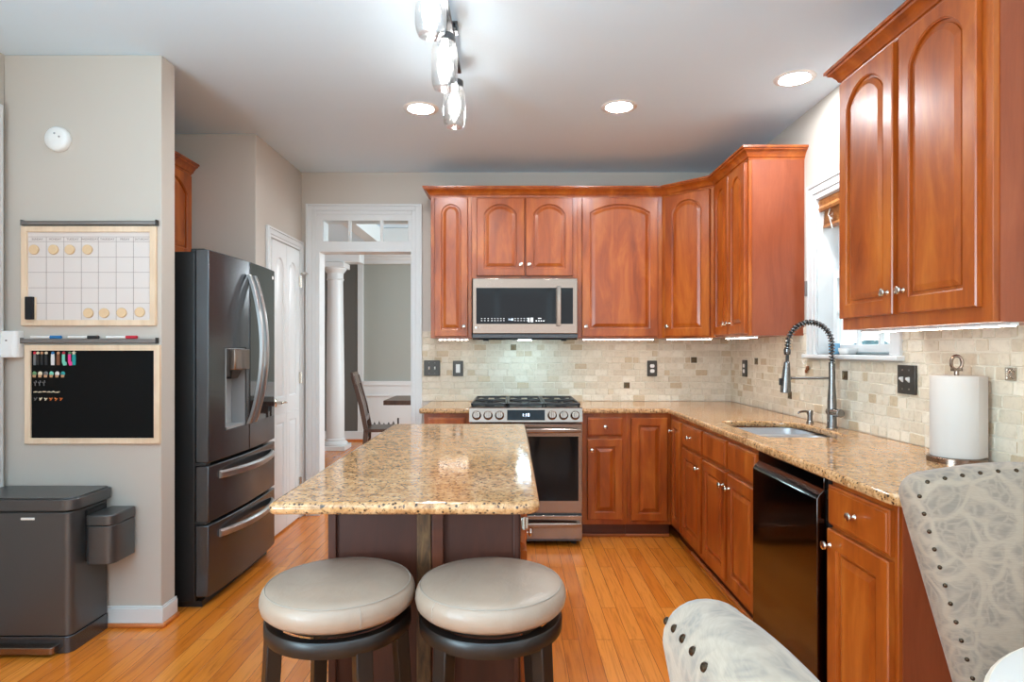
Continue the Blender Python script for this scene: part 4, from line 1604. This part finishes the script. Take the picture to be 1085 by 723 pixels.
# ------------------------------------------------------------------ switch plates and outlets
def plate(name, label, cat, loc, rotz, w, h, kind):
    t = thing(name, label, cat, loc, rotz)
    B().box(-w / 2, w / 2, -0.015, -0.002, -h / 2, h / 2).build('cover_plate', 'plate', t, bevel=0.003)
    if kind == 'toggle2':
        for sx in (-0.023, 0.023):
            B().loft([[(sx - 0.005, -0.015, -0.012), (sx + 0.005, -0.015, -0.012), (sx + 0.005, -0.015, 0.012), (sx - 0.005, -0.015, 0.012)],
                      [(sx - 0.004, -0.030, 0.002), (sx + 0.004, -0.030, 0.002), (sx + 0.004, -0.028, 0.010), (sx - 0.004, -0.028, 0.010)]]).build('toggle', 'plastic', t)
            for z in (-0.042, 0.042):
                B().lathe([(0.004, 0), (0.003, 0.002)], (sx, -0.015, z), (0, -1, 0), 8).build('screw', 'rail', t)
    elif kind == 'rocker':
        B().box(-0.017, 0.017, -0.018, -0.014, -0.034, 0.034).build('rocker', 'plastic', t, bevel=0.002)
    else:
        for z in (-0.02, 0.02):
            o = B().prism(rrect(-0.017, 0.017, -0.014, 0.014, 0.01), 0, 0.003).build('socket', 'plastic', t)
            o.location = (0, -0.0145, z)
            o.rotation_euler = (PI / 2, 0, 0)
    return t


yb = BW - 0.006
zf = lambda py, y: 1.33 + (370 - py) * y / 660
plate('switch_plate', 'dark double toggle switch plate on the back wall beside the doorway', 'switch', (-0.641, yb, 1.178), 0, 0.128, 0.122, 'toggle2')
plate('switch_plate', 'dark single rocker switch plate on the back wall left of the range', 'switch', (-0.434, yb, 1.175), 0, 0.082, 0.122, 'rocker')
plate('outlet', 'dark outlet plate on the back wall right of the range', 'outlet', (1.113, yb, 1.175), 0, 0.078, 0.125, 'outlet')
plate('outlet', 'dark outlet plate on the right wall near the corner', 'outlet', (RW - 0.006, 4.66, 1.185), -PI / 2, 0.078, 0.125, 'outlet')
plate('switch_plate', 'dark double toggle switch plate on the right wall near the paper towels', 'switch', (RW - 0.006, 2.742, 1.195), -PI / 2, 0.122, 0.128, 'toggle2')

# ------------------------------------------------------------------ window over the sink
y0, y1, z0, z1 = 2.87, 3.585, 1.30, 2.195
b = B()
for a, e, d in ((0, 0.018, 0.022), (0.018, 0.06, 0.017), (0.06, 0.093, 0.012)):
    b.box(RW - d, RW, y1 + 0.085 - e, y1 + 0.085 - a, z0, z1 + 0.085 - a)
    b.box(RW - d, RW, y0 - 0.085 + a, y0 - 0.085 + e, z0, z1 + 0.085 - a)
    b.box(RW - d, RW, y0 - 0.085 + e, y1 + 0.085 - e, z1 + 0.085 - e, z1 + 0.085 - a)
b.box(RW + 0.0005, RW + 0.139, y1 - 0.012, y1 - 0.001, z0 + 0.001, z1 - 0.012).box(RW + 0.0005, RW + 0.139, y0 + 0.001, y0 + 0.012, z0 + 0.001, z1 - 0.012).box(RW + 0.0005, RW + 0.139, y0 + 0.001, y1 - 0.001, z1 - 0.012, z1 - 0.001).box(RW + 0.1005, RW + 0.139, y0 + 0.012, y1 - 0.012, z0 + 0.001, z0 + 0.010)
wn = struct(b.build('window_1', 'white', bevel=0.003))
B().box(RW - 0.045, RW + 0.10, y0 - 0.10, y1 + 0.10, z0 - 0.024, z0).build('window_sill', 'white', wn, bevel=0.006)


def sash(name, xa, za, zb2, rows):
    b = B()
    fw_ = 0.042
    ya, yb2 = y0 + 0.013, y1 - 0.013
    b.box(xa, xa + 0.03, ya, ya + fw_, za, zb2).box(xa, xa + 0.03, yb2 - fw_, yb2, za, zb2)
    b.box(xa, xa + 0.03, ya + fw_, yb2 - fw_, za, za + fw_).box(xa, xa + 0.03, ya + fw_, yb2 - fw_, zb2 - fw_, zb2)
    for k in (1, 2):
        yy = ya + fw_ + (yb2 - ya - 2 * fw_) * k / 3
        b.box(xa + 0.004, xa + 0.026, yy - 0.009, yy + 0.009, za + fw_, zb2 - fw_)
    zz = (za + zb2) / 2
    b.box(xa + 0.005, xa + 0.025, ya + fw_, yb2 - fw_, zz - 0.009, zz + 0.009)
    o = b.build(name, 'white', wn, bevel=0.002)
    B().box(xa + 0.014, xa + 0.017, ya + 0.01, yb2 - 0.01, za + 0.01, zb2 - 0.01).build('glass_pane', 'glass', o)


sash('lower_sash', RW + 0.085, z0 + 0.012, 1.77, 2)
sash('upper_sash', RW + 0.1165, 1.73, z1 - 0.008, 2)
t = thing('window_blind', 'raised brown wooden blind at the top of the window over the sink', 'blind', (RW + 0.02, (y0 + y1) / 2, 2.03))
hw2 = (y1 - y0) / 2 - 0.012
b = B()
prof = [(-0.012, 0.085), (-0.018, 0.10), (-0.012, 0.115), (-0.018, 0.135), (-0.012, 0.152), (0.004, 0.152), (0.004, 0.085)]
b.loft([[(x, -hw2, z) for x, z in prof], [(x, hw2, z) for x, z in prof]])
b.build('valance', 'blindwood', t, angle=20)
B().box(0.004, 0.055, -hw2, hw2, 0.105, 0.152).build('head_rail', 'blindwood', t)
b = B()
for k in range(9):
    zz = 0.012 + k * 0.0085
    b.box(0.006, 0.054, -hw2 + 0.006, hw2 - 0.006, zz, zz + 0.0042)
b.box(0.006, 0.054, -hw2 + 0.006, hw2 - 0.006, -0.008, 0.008)
b.build('slats', 'blindwood', t)
b = B()
b.tube([(0.0, hw2 - 0.10, 0.09), (-0.006, hw2 - 0.09, 0.05), (0.0, hw2 - 0.12, 0.02), (-0.008, hw2 - 0.14, 0.05), (-0.006, hw2 - 0.10, 0.04), (-0.004, hw2 - 0.13, -0.03)], 0.003, 5)
for dy in (0.02, 0.032):
    b.tube([(0.0, hw2 - dy, 0.10), (-0.012, hw2 - dy + 0.012, -0.2), (-0.026, hw2 + 0.03, -0.5), (-0.03, hw2 + 0.05, -0.69)], 0.0016, 5)
b.build('pull_cord', 'cord', t)
o = B().box(RW - 0.034, RW - 0.018, 3.655, 3.668, 1.64, 1.73).build('cord_cleat', 'rail', bevel=0.002)
tag(o, 'small grey cord cleat on the left casing of the sink window', 'cleat')
t = thing('hook_ornament', 'small brown cross hanging from a wire loop below the window sill', 'ornament', (RW - 0.01, 3.675, 1.22))
B().box(-0.008, -0.002, -0.022, 0.004, -0.012, 0.010).box(-0.008, -0.002, 0.0, 0.022, -0.032, -0.012).box(-0.008, -0.002, -0.012, 0.012, -0.02, 0.002).build('cross', 'copper', t, bevel=0.002)
b = B()
b.tube([(-0.006, 0.03 + 0.03 * math.cos(a), 0.055 + 0.035 * math.sin(a)) for a in [i * PI / 10 for i in range(20)]], 0.0013, 5, closed=True)
b.tube([(-0.006, 0.0, 0.0), (-0.006, 0.01, 0.03)], 0.0012, 5)
b.build('wire_loop', 'cord', t)
t = thing('blue_cup', 'small blue glass cup on the window sill', 'cup', (RW + 0.035, 3.46, 1.301))
B().lathe([(0.022, 0), (0.026, 0.002), (0.03, 0.06), (0.027, 0.06), (0.023, 0.006), (0.001, 0.005)], (0, 0, 0), (0, 0, 1), 20).build('cup_body', 'bluecup', t)
t = thing('soap_dish', 'small white dish on the window sill behind the faucet', 'dish', (RW + 0.035, 3.32, 1.301))
B().loft([[(x * s, y * s, z) for x, y in rrect(-0.03, 0.03, -0.05, 0.05, 0.012)] for s, z in ((0.8, 0), (1, 0.02), (1, 0.035), (0.92, 0.035), (0.85, 0.01))]).build('dish_body', 'plastic', t)

# outdoors
gr = struct(B().box(2.2, 14, -4, 12, -0.9, -0.8).build('trim_5', 'ground'))
gr.name = 'outdoor_ground'
b = B()
rnd = random.Random(4)
for k in range(40):
    cx_, cy_, cz_ = rnd.uniform(5.2, 6.2), rnd.uniform(3, 13), rnd.uniform(-0.4, 1.15)
    r_ = rnd.uniform(0.4, 0.6)
    b.lathe([(0.01, -r_)] + [(r_ * math.cos(a), r_ * math.sin(a)) for a in (-1.1, -0.6, -0.2, 0.2, 0.6, 1.1)] + [(0.01, r_)], (cx_, cy_, cz_), (rnd.uniform(-.3, .3), rnd.uniform(-.3, .3), 1), 9)
o = b.build('hedge', 'hedge')
o['kind'] = 'stuff'
tag(o, 'blue green hedge outside the window over the sink', 'hedge')

# ------------------------------------------------------------------ paper towels
t = thing('paper_towel_holder', 'steel paper towel stand with a looped top on the right counter', 'paper towel holder', (1.64, 2.30, 0.914))
B().lathe([(0.095, 0), (0.095, 0.018), (0.090, 0.022), (0.001, 0.022)], (0, 0, 0), (0, 0, 1), 40).build('base', 'steel', t)
B().cyl((0, 0, 0.022), (0, 0, 0.345), 0.008).build('rod', 'steel', t)
b = B()
b.tube([(0.016 * math.cos(a), -0.006 * math.cos(a), 0.365 + 0.026 * math.sin(a)) for a in [i * 2 * PI / 20 for i in range(20)]], 0.006, 8, closed=True)
b.box(-0.016, 0.016, -0.01, 0.01, 0.334, 0.345)
b.build('finial', 'steel', t)
t = thing('paper_towel_roll', 'white paper towel roll standing on the steel holder', 'paper towel roll', (1.64, 2.30, 0.9365))
B().lathe([(0.02, 0.0), (0.083, 0.0), (0.084, 0.003), (0.084, 0.293), (0.083, 0.296), (0.02, 0.296), (0.02, 0.0)], (0, 0, 0), (0, 0, 1), 48, caps=False).build('roll', 'paper', t)
a0 = math.radians(-48)
b = B()
ps = [(0.085, a0 - 0.5), (0.0855, a0 - 0.2), (0.088, a0 + 0.05), (0.093, a0 + 0.22)]
f = [(r * math.cos(a), r * math.sin(a)) for r, a in ps]
bk = [((r - 0.0012) * math.cos(a), (r - 0.0012) * math.sin(a)) for r, a in ps[::-1]]
b.loft([[(x, y, z) for x, y in f + bk] for z in (0.002, 0.294)])
b.build('loose_sheet', 'paper', t)

# ------------------------------------------------------------------ bar stools
t = thing('bar_stool', 'left of the two round backless stools, taupe leather seat, tucked under the island', 'stool', (-0.468, 1.685, 0), 0, 'round stools at the island')
R_ = 0.203
SZ = 0.71
prof = [(0.10, -0.072), (R_ - 0.035, -0.072), (R_ - 0.014, -0.068), (R_ - 0.004, -0.058), (R_, -0.042), (R_ - 0.001, -0.030), (R_ - 0.005, -0.018), (R_ - 0.012, -0.010),
        (R_ - 0.022, -0.0045), (R_ - 0.05, -0.001), (0.10, 0.003), (0.001, 0.004)]
cu = B().lathe(prof, (0, 0, SZ), (0, 0, 1), 64).build('seat_cushion', 'leather', t, angle=80)
b = B()
b.tube([((R_ - 0.0135) * math.cos(a), (R_ - 0.0135) * math.sin(a), SZ - 0.0085) for a in [i * 2 * PI / 64 for i in range(64)]], 0.002, 6, closed=True)
b.tube([((R_ + d) * math.cos(-1.05), (R_ + d) * math.sin(-1.05), SZ + z) for d, z in ((-0.012, -0.011), (-0.003, -0.022), (0.0003, -0.042), (-0.006, -0.06))], 0.0015, 5)
b.build('seam', 'seam', cu)
B().lathe([(0.155, -0.090), (0.165, -0.0735), (0.12, -0.0725)], (0, 0, SZ), (0, 0, 1), 40).build('swivel_plate', 'black', t)
# apron ring
B().lathe([(0.165, -0.128), (0.190, -0.128), (0.192, -0.122), (0.192, -0.094), (0.188, -0.089), (0.165, -0.089), (0.165, -0.128)], (0, 0, SZ), (0, 0, 1), 56, caps=False).build('apron_ring', 'darkwood', t)
for k in range(4):
    a = math.radians(-56 + 90 * k)
    d = Vector((math.cos(a), math.sin(a), 0))
    s = Vector((-d.y, d.x, 0))
    loops = []
    for z, r, w, th in ((SZ - 0.093, 0.170, 0.022, 0.019), (SZ - 0.20, 0.176, 0.021, 0.019), (0.0, 0.212, 0.016, 0.016)):
        c = d * r + Vector((0, 0, z))
        loops.append([c + s * a_ * w + d * b_ * th for a_, b_ in ((-1, -1), (1, -1), (1, 1), (-1, 1))])
    B().loft(loops).build('leg', 'darkwood', t, bevel=0.003)
B().lathe([(0.172, 0.215), (0.190, 0.215), (0.190, 0.240), (0.172, 0.240), (0.172, 0.215)], (0, 0, 0), (0, 0, 1), 48, caps=False).build('foot_ring', 'darkwood', t)
s2 = dup(t, 'right of the two round backless stools, taupe leather seat, tucked under the island')
s2.location = (-0.0585, 1.685, 0)
s2.rotation_euler = (0, 0, math.radians(-74))

# ------------------------------------------------------------------ breakfast table and upholstered chairs
t = thing('round_table', 'round white breakfast table at the lower right corner of the picture', 'table', (1.215, 0.745, 0))
B().lathe([(0.02, 0.722), (0.505, 0.722), (0.522, 0.728), (0.522, 0.745), (0.515, 0.7505), (0.514, 0.7505), (0.514, 0.735)], (0, 0, 0), (0, 0, 1), 72, caps=False).build('rim', 'rimcream', t)
B().lathe([(0.515, 0.724), (0.515, 0.7502), (0.505, 0.752), (0.001, 0.752)], (0, 0, 0), (0, 0, 1), 72).build('table_top', 'tabletop', t)
B().lathe([(0.26, 0), (0.25, 0.03), (0.09, 0.06), (0.06, 0.12), (0.055, 0.60), (0.10, 0.70), (0.2, 0.722)], (0, 0, 0), (0, 0, 1), 32).build('pedestal', 'darkwood', t)


def back_outline(n=8):
    """closed outline of the chair back in local x,z; z from seat"""
    pts = []
    wb, wt, hgt, r = 0.165, 0.275, 0.61, 0.065
    pts += [(-wb, 0.0), (-wb * 0.5, 0.0), (0, 0), (wb * 0.5, 0), (wb, 0.0)]
    for k in range(1, 10):
        u = k / 10
        pts.append((wb + (wt - wb) * u, (hgt - 0.095) * u))
    tx = wt
    for k in range(7):
        a = k / 6 * PI / 2
        pts.append((tx - r + r * math.cos(a), hgt - 0.085 + 0.06 * math.sin(a)))
    x0 = tx - r
    for k in range(1, 12):
        u = k / 12
        x = x0 - 2 * x0 * u
        pts.append((x, hgt - 0.025 + 0.025 * math.sin(PI * u)))
    left = [(-x, z) for x, z in pts[5:5 + 9 + 7]][::-1]
    pts += left
    return pts


OUT = back_outline()


def inset(pts, d):
    n = len(pts)
    A = sum(pts[i][0] * pts[(i + 1) % n][1] - pts[(i + 1) % n][0] * pts[i][1] for i in range(n))
    s = 1 if A > 0 else -1
    o = []
    for i in range(n):
        p, q, r = pts[i - 1], pts[i], pts[(i + 1) % n]
        t1 = Vector((q[0] - p[0], q[1] - p[1])).normalized()
        t2 = Vector((r[0] - q[0], r[1] - q[1])).normalized()
        n1, n2 = Vector((-t1.y, t1.x)) * s, Vector((-t2.y, t2.x)) * s
        nn = (n1 + n2)
        nn = nn.normalized() if nn.length > 1e-6 else n1
        k = 1 / max(0.5, nn.dot(n1))
        o.append((q[0] + nn.x * d * k, q[1] + nn.y * d * k))
    return o


def make_chair(label, loc, rotz, rake=0.13, nails='f'):
    t = thing('dining_chair', label, 'chair', loc, rotz, 'upholstered chairs at the breakfast table')
    # backrest, built upright around its own foot and raked
    lp = []
    seq = [(0.046 * (1 - math.cos(a)), 0.054 * math.sin(a)) for a in [-PI / 2 + PI * i / 14 for i in range(15)]]
    for d, y in seq:
        lp.append([(x, y, z) for x, z in inset(OUT, d)])
    cz_ = 0.30
    shr = lambda q, f, y: [(x * f, y, cz_ + (z - cz_) * f) for x, _, z in q]
    lp = [shr(lp[0], 0.05, -0.060), shr(lp[0], 0.6, -0.058)] + lp + [shr(lp[-1], 0.6, 0.056), shr(lp[-1], 0.05, 0.058)]
    bk_ = B().loft(lp).build('backrest', 'fabric', t, angle=70)
    bk_.location = (0, 0.22, 0.44)
    bk_.rotation_euler = (-rake, 0, 0)
    # nailheads along both edges of the back
    for side, (dd, yy, nv) in (('f', (0.0195, -0.0435, -1)), ('b', (0.0195, 0.0435, 1))):
        if side != nails:
            continue
        line = inset(OUT, dd)[4:]
        line = line[:len(line)]
        acc_ = 0.0
        for i in range(len(line) - 1):
            p, q = Vector(line[i]), Vector(line[i + 1])
            L_ = (q - p).length
            while acc_ < L_:
                c = p.lerp(q, acc_ / L_)
                # bare below the seat line
                tt_ = (q - p).normalized()
                ou_ = Vector((tt_.y, -tt_.x))
                if ou_.dot(Vector((c.x, c.y - 0.3))) < 0:
                    ou_ = -ou_
                NAILS.append((bk_, c.x, yy, c.y, Vector((ou_.x * 0.55, nv * 0.83, ou_.y * 0.55))))
                acc_ += 0.043
            acc_ -= L_
    st = rrect(-0.235, 0.235, -0.26, 0.20, [0.05, 0.03, 0.03, 0.05])
    B().loft([[(x * s, y * s, z) for x, y in st] for s, z in ((0.94, 0.38), (1.0, 0.39), (1.0, 0.45), (0.97, 0.475), (0.85, 0.487), (0.4, 0.492))]).build('seat', 'fabric', t, angle=70)
    for sx in (-1, 1):
        for y_, sp in ((-0.21, 0.0), (0.19, 0.08)):
            B().loft([[(sx * 0.195 + a * w, y_ + sp * (1 - z / 0.385) + c * w, z) for a, c in ((-1, -1), (1, -1), (1, 1), (-1, 1))] for z, w in ((0.385, 0.022), (0.0, 0.015))]).build('leg', 'darkwood', t, bevel=0.003)
    return t


NAILS = []
make_chair('patterned grey beige upholstered chair with nailhead trim in front of the right counter end', (1.245, 1.275, 0), math.radians(-4), 0.14)
make_chair('patterned upholstered chair at the bottom of the picture, seen edge-on from behind its back', (0.548, 0.555, 0), math.radians(90), 0.16, 'b')
nm = None
for (par, x, y, z, nv) in NAILS:
    if nm is None:
        o = B().lathe([(0.0054, 0), (0.0049, 0.0026), (0.0027, 0.0042), (0.0005, 0.0046)], (0, 0, 0), (0, 0, 1), 10).build('nailhead', 'nail', par)
        nm = o.data
    else:
        o = bpy.data.objects.new('nailhead', nm)
        COL.objects.link(o)
        o.parent = par
    o.location = (x, y, z)
    o.rotation_euler = Vector((0, 0, 1)).rotation_difference(nv).to_euler()

# ------------------------------------------------------------------ ceiling lights
for (px, py, lab) in ((446, 115, 'leftmost recessed ceiling light, beside the jar pendants'), (656, 113, 'middle recessed ceiling light, over the right side of the range'), (842, 83, 'rightmost recessed ceiling light, near the window')):
    Y = 660 * 1.413 / (370 - py)
    t = thing('recessed_light', 'round white ' + lab, 'ceiling light', ((px - 543) / 660 * Y, Y, H), 0, 'recessed ceiling lights')
    B().lathe([(0.072, -0.001), (0.078, -0.006), (0.10, -0.004), (0.104, 0.0), (0.072, 0.0), (0.072, -0.001)], (0, 0, 0), (0, 0, 1), 40, caps=False).build('trim_ring', 'plastic', t)
    B().lathe([(0.071, -0.0005), (0.071, -0.003), (0.04, -0.006), (0.001, -0.007)], (0, 0, 0), (0, 0, 1), 40).build('lens', 'can_lens', t)

t = thing('pendant_light', 'track of glass mason jar pendants hanging from a metal bar over the island', 'ceiling light', (-0.267, 2.40, H))
B().box(-0.016, 0.016, -0.72, 0.66, -0.060, -0.044).build('bar', 'steel_dark', t, bevel=0.002)
for yy in (-0.3, 0.30):
    b = B()
    for x0_, x1_, z0_, z1_ in ((-0.03, 0.03, -0.008, 0.0), (-0.03, 0.03, -0.044, -0.038), (-0.03, -0.022, -0.038, -0.008), (0.022, 0.03, -0.038, -0.008)):
        b.box(x0_, x1_, yy - 0.02, yy + 0.02, z0_, z1_)
    b.build('bracket', 'steel_dark', t, bevel=0.001)
for k in range(4):
    jy = 3.06 - 0.445 * k - 2.40
    jx = -0.018
    c = (jx, jy, 0)
    j = B().lathe([(0.040, -0.118), (0.041, -0.13), (0.050, -0.142), (0.054, -0.158), (0.0545, -0.285), (0.051, -0.305), (0.044, -0.320), (0.030, -0.323), (0.001, -0.318)], c, (0, 0, 1), 32, caps=False).build('jar', 'jar', t)
    B().lathe([(0.001, -0.096), (0.040, -0.096), (0.0435, -0.099), (0.0435, -0.126), (0.041, -0.128)], c, (0, 0, 1), 28, caps=False).build('lid', 'steel_dark', j)
    B().lathe([(0.013, -0.098), (0.013, -0.14), (0.010, -0.145), (0.014, -0.155), (0.026, -0.185), (0.027, -0.205), (0.018, -0.228), (0.001, -0.233)], c, (0, 0, 1), 20, caps=False).build('bulb', 'bulb', j)
    b = B()
    for q in range(3):
        zc = -0.066 - 0.0125 * q
        pts = []
        for i in range(12):
            a = 2 * PI * i / 12
            if q % 2:
                pts.append((jx, jy + 0.005 * math.cos(a), zc + 0.009 * math.sin(a)))
            else:
                pts.append((jx + 0.005 * math.cos(a), jy, zc + 0.009 * math.sin(a)))
        b.tube(pts, 0.0016, 5, closed=True)
    b.build('chain', 'steel_dark', j)


# under-cabinet LED strips
def strip(label, loc, rotz, length):
    t = thing('light_strip', label, 'light strip', loc, rotz)
    B().box(0, length, -0.012, 0.012, -0.010, -0.0008).build('housing', 'plastic', t)
    b = B()
    n = max(3, int(length / 0.03))
    for i in range(n):
        x = length * (i + 0.5) / n
        b.box(x - 0.010, x + 0.010, -0.009, 0.009, -0.013, -0.0102)
    b.build('diodes', 'led', t)


strip('LED strip under the narrow wall cabinet by the doorway', (-0.57, 4.80, UB), 0, 0.23)
strip('LED strip under the wide wall cabinet right of the microwave', (0.53, 4.72, UB), 0, 0.54)
strip('LED strip under the diagonal corner wall cabinet', (1.16, 4.68, UB), -PI / 4, 0.36)
strip('LED strip under the wall cabinet on the far side of the window', (XF + 0.06, 4.30, UB), -PI / 2, 0.52)
strip('LED strip under the nearest wall cabinet on the right', (XF + 0.08, 2.66, UB), -PI / 2, 0.80)

# ------------------------------------------------------------------ dining room beyond the doorway
struct(B().box(-4.2, 2.1, 9.05, 9.17, 0, 3.05).build('wall_dining_far', 'wall_far'))
struct(B().box(-4.2, -2.245, 9.03, 9.05, 0, 2.56).build('wall_dining_dark', 'wall_dark'))
struct(B().box(-4.32, -4.2, 5.1, 9.3, 0, 3.05).build('wall_dining_left', 'wall_far'))
wall('wall_dining_right', 'wall_far', 1.95, 5.1, 9.3, 0, 3.05, 0.12, 'y', [(5.8, 8.2, 0.6, 2.4)])
# ceiling with a raised tray
b = B()
for x0_, x1_, y0_, y1_ in ((-4.2, -1.75, 5.1, 9.05), (1.2, 2.1, 5.1, 9.05), (-1.75, 1.2, 5.1, 5.9), (-1.75, 1.2, 8.1, 9.05)):
    b.box(x0_, x1_, y0_, y1_, 2.70, 2.78)
struct(b.build('ceiling_dining', 'ceil'))
struct(B().box(-1.9, 1.4, 5.7, 8.3, 2.90, 2.97).build('ceiling_tray', 'ceil'))
b = B()
for x0_, x1_, y0_, y1_ in ((-1.85, -1.70, 5.8, 8.2), (1.15, 1.3, 5.8, 8.2), (-1.70, 1.15, 5.8, 5.95), (-1.70, 1.15, 8.05, 8.2)):
    b.box(x0_, x1_, y0_, y1_, 2.685, 2.895)
struct(b.build('trim_6', 'white'))
b = B()
for d, z_ in ((0.06, 2.62), (0.10, 2.66), (0.03, 2.56)):
    b.box(-4.2, 2.0, 9.03 - d, 9.05, z_, 2.70)
struct(b.build('trim_7', 'white', bevel=0.006))
# beam over the column
struct(B().box(-4.2, -2.0, 8.16, 8.40, 2.47, 2.70).build('trim_8', 'white', bevel=0.01))
b = B()
b.box(-2.245, -2.16, 9.02, 9.05, 0, 2.56)
struct(b.build('trim_9', 'white', bevel=0.004))
b = B()
b.box(-2.16, 2.0, 9.01, 9.05, 0.80, 0.865)
b.box(-2.16, 2.0, 9.025, 9.05, 0.65, 0.80)
b.box(-2.16, 2.0, 9.015, 9.05, 0.64, 0.67)
b.box(-2.16, 2.0, 9.035, 9.05, 0.10, 0.64)
struct(b.build('trim_10', 'white', bevel=0.004))
b = B()
b.box(-4.2, -2.16, 9.012, 9.03, 0.02, 0.14)
b.box(-2.16, 2.0, 9.018, 9.05, 0.02, 0.14)
bb = struct(b.build('baseboard_dining', 'white', bevel=0.004))
B().box(-4.2, 2.0, 8.995, 9.018, 0, 0.025).build('shoe_molding', 'shoe', bb, bevel=0.005)
# column
t = thing('column', 'round white column in the dining room beyond the doorway', 'column', (-2.355, 8.28, 0))
B().box(-0.17, 0.17, -0.17, 0.17, 0.0, 0.06).build('plinth', 'white', t, bevel=0.006)
B().lathe([(0.16, 0.06), (0.165, 0.08), (0.15, 0.105), (0.125, 0.12), (0.13, 0.135), (0.118, 0.15), (0.118, 0.9), (0.10, 2.22), (0.105, 2.24), (0.115, 2.25), (0.105, 2.265), (0.105, 2.33), (0.12, 2.35), (0.145, 2.385), (0.145, 2.40)], (0, 0, 0), (0, 0, 1), 40).build('shaft', 'white', t, angle=30)
B().box(-0.155, 0.155, -0.155, 0.155, 2.40, 2.468).build('capital', 'white', t, bevel=0.006)
# dining table and chair
t = thing('dining_table', 'dark wood dining table seen through the doorway', 'table', (-0.62, 7.0, 0))
B().box(-0.77, 0.85, -0.30, 0.42, 0.725, 0.775).build('table_top', 'dining', t, bevel=0.004)
for sx in (-0.2, 0.7):
    for sy in (-0.24, 0.36):
        B().box(sx - 0.04, sx + 0.04, sy - 0.04, sy + 0.04, 0, 0.725).build('leg', 'dining', t, bevel=0.004)
B().box(-0.2, 0.7, -0.25, 0.37, 0.64, 0.725).build('apron', 'dining', t)
t = thing('side_chair', 'brown wooden slat back chair at the dining table beyond the doorway', 'chair', (-1.42, 6.95, 0), PI / 2 + 0.12)
# local: front faces -y (towards +x in the room)
B().box(-0.22, 0.22, -0.24, 0.20, 0.43, 0.465).build('seat', 'dining', t, bevel=0.006)
for sx in (-1, 1):
    b = B()
    loops = []
    for y, z in ((0.26, 0.0), (0.20, 0.30), (0.19, 0.46), (0.24, 0.72), (0.33, 1.04)):
        loops.append([(sx * 0.185 + a * 0.02, y + c * 0.024, z) for a, c in ((-1, -1), (1, -1), (1, 1), (-1, 1))])
    b.loft(loops).build('back_post', 'dining', t, bevel=0.003)
    B().box(sx * 0.18 - 0.02, sx * 0.18 + 0.02, -0.22, -0.18, 0, 0.43).build('leg', 'dining', t, bevel=0.003)
B().loft([[(x, y - 0.014, z) , (x, y + 0.014, z), (x, y + 0.014 + 0.04, z + 0.13), (x, y - 0.014 + 0.04, z + 0.13)] for x, y, z in ((-0.21, 0.30, 0.945), (0.21, 0.30, 0.945))]).build('top_rail', 'dining', t, bevel=0.004)
B().box(-0.17, 0.17, 0.19, 0.215, 0.54, 0.60).build('lower_rail', 'dining', t, bevel=0.003)
for k in (-1, 0, 1):
    B().loft([[(k * 0.075 - 0.028, y, z), (k * 0.075 + 0.028, y, z), (k * 0.075 + 0.028, y + 0.014, z), (k * 0.075 - 0.028, y + 0.014, z)] for y, z in ((0.195, 0.58), (0.235, 0.76), (0.295, 0.96))]).build('back_slat', 'dining', t)
for z in (0.18, 0.32):
    B().box(-0.17, 0.17, 0.19, 0.21, z, z + 0.03).build('stretcher', 'dining', t)
t = thing('floor_register', 'dark scrollwork iron stand behind the dining chair', 'stand', (-1.66, 7.9, 0))
b = B()
for k in range(6):
    b.tube([(-0.17 + 0.06 * k, 0, 0.34), (-0.15 + 0.06 * k, 0, 0.385 + 0.012 * (k % 3)), (-0.13 + 0.06 * k, 0, 0.34)], 0.011, 6)
b.tube([(0.21, 0, 0.34), (0.21, 0, 0.455)], 0.012, 6)
b.box(-0.2, 0.24, -0.06, 0.06, 0.32, 0.345)
b.build('scroll_top', 'black', t)
b = B()
for xx in (-0.18, 0.22):
    for yy in (-0.05, 0.05):
        b.box(xx - 0.01, xx + 0.01, yy - 0.01, yy + 0.01, 0, 0.33)
b.build('frame', 'black', t)
t.name = 'iron_stand'
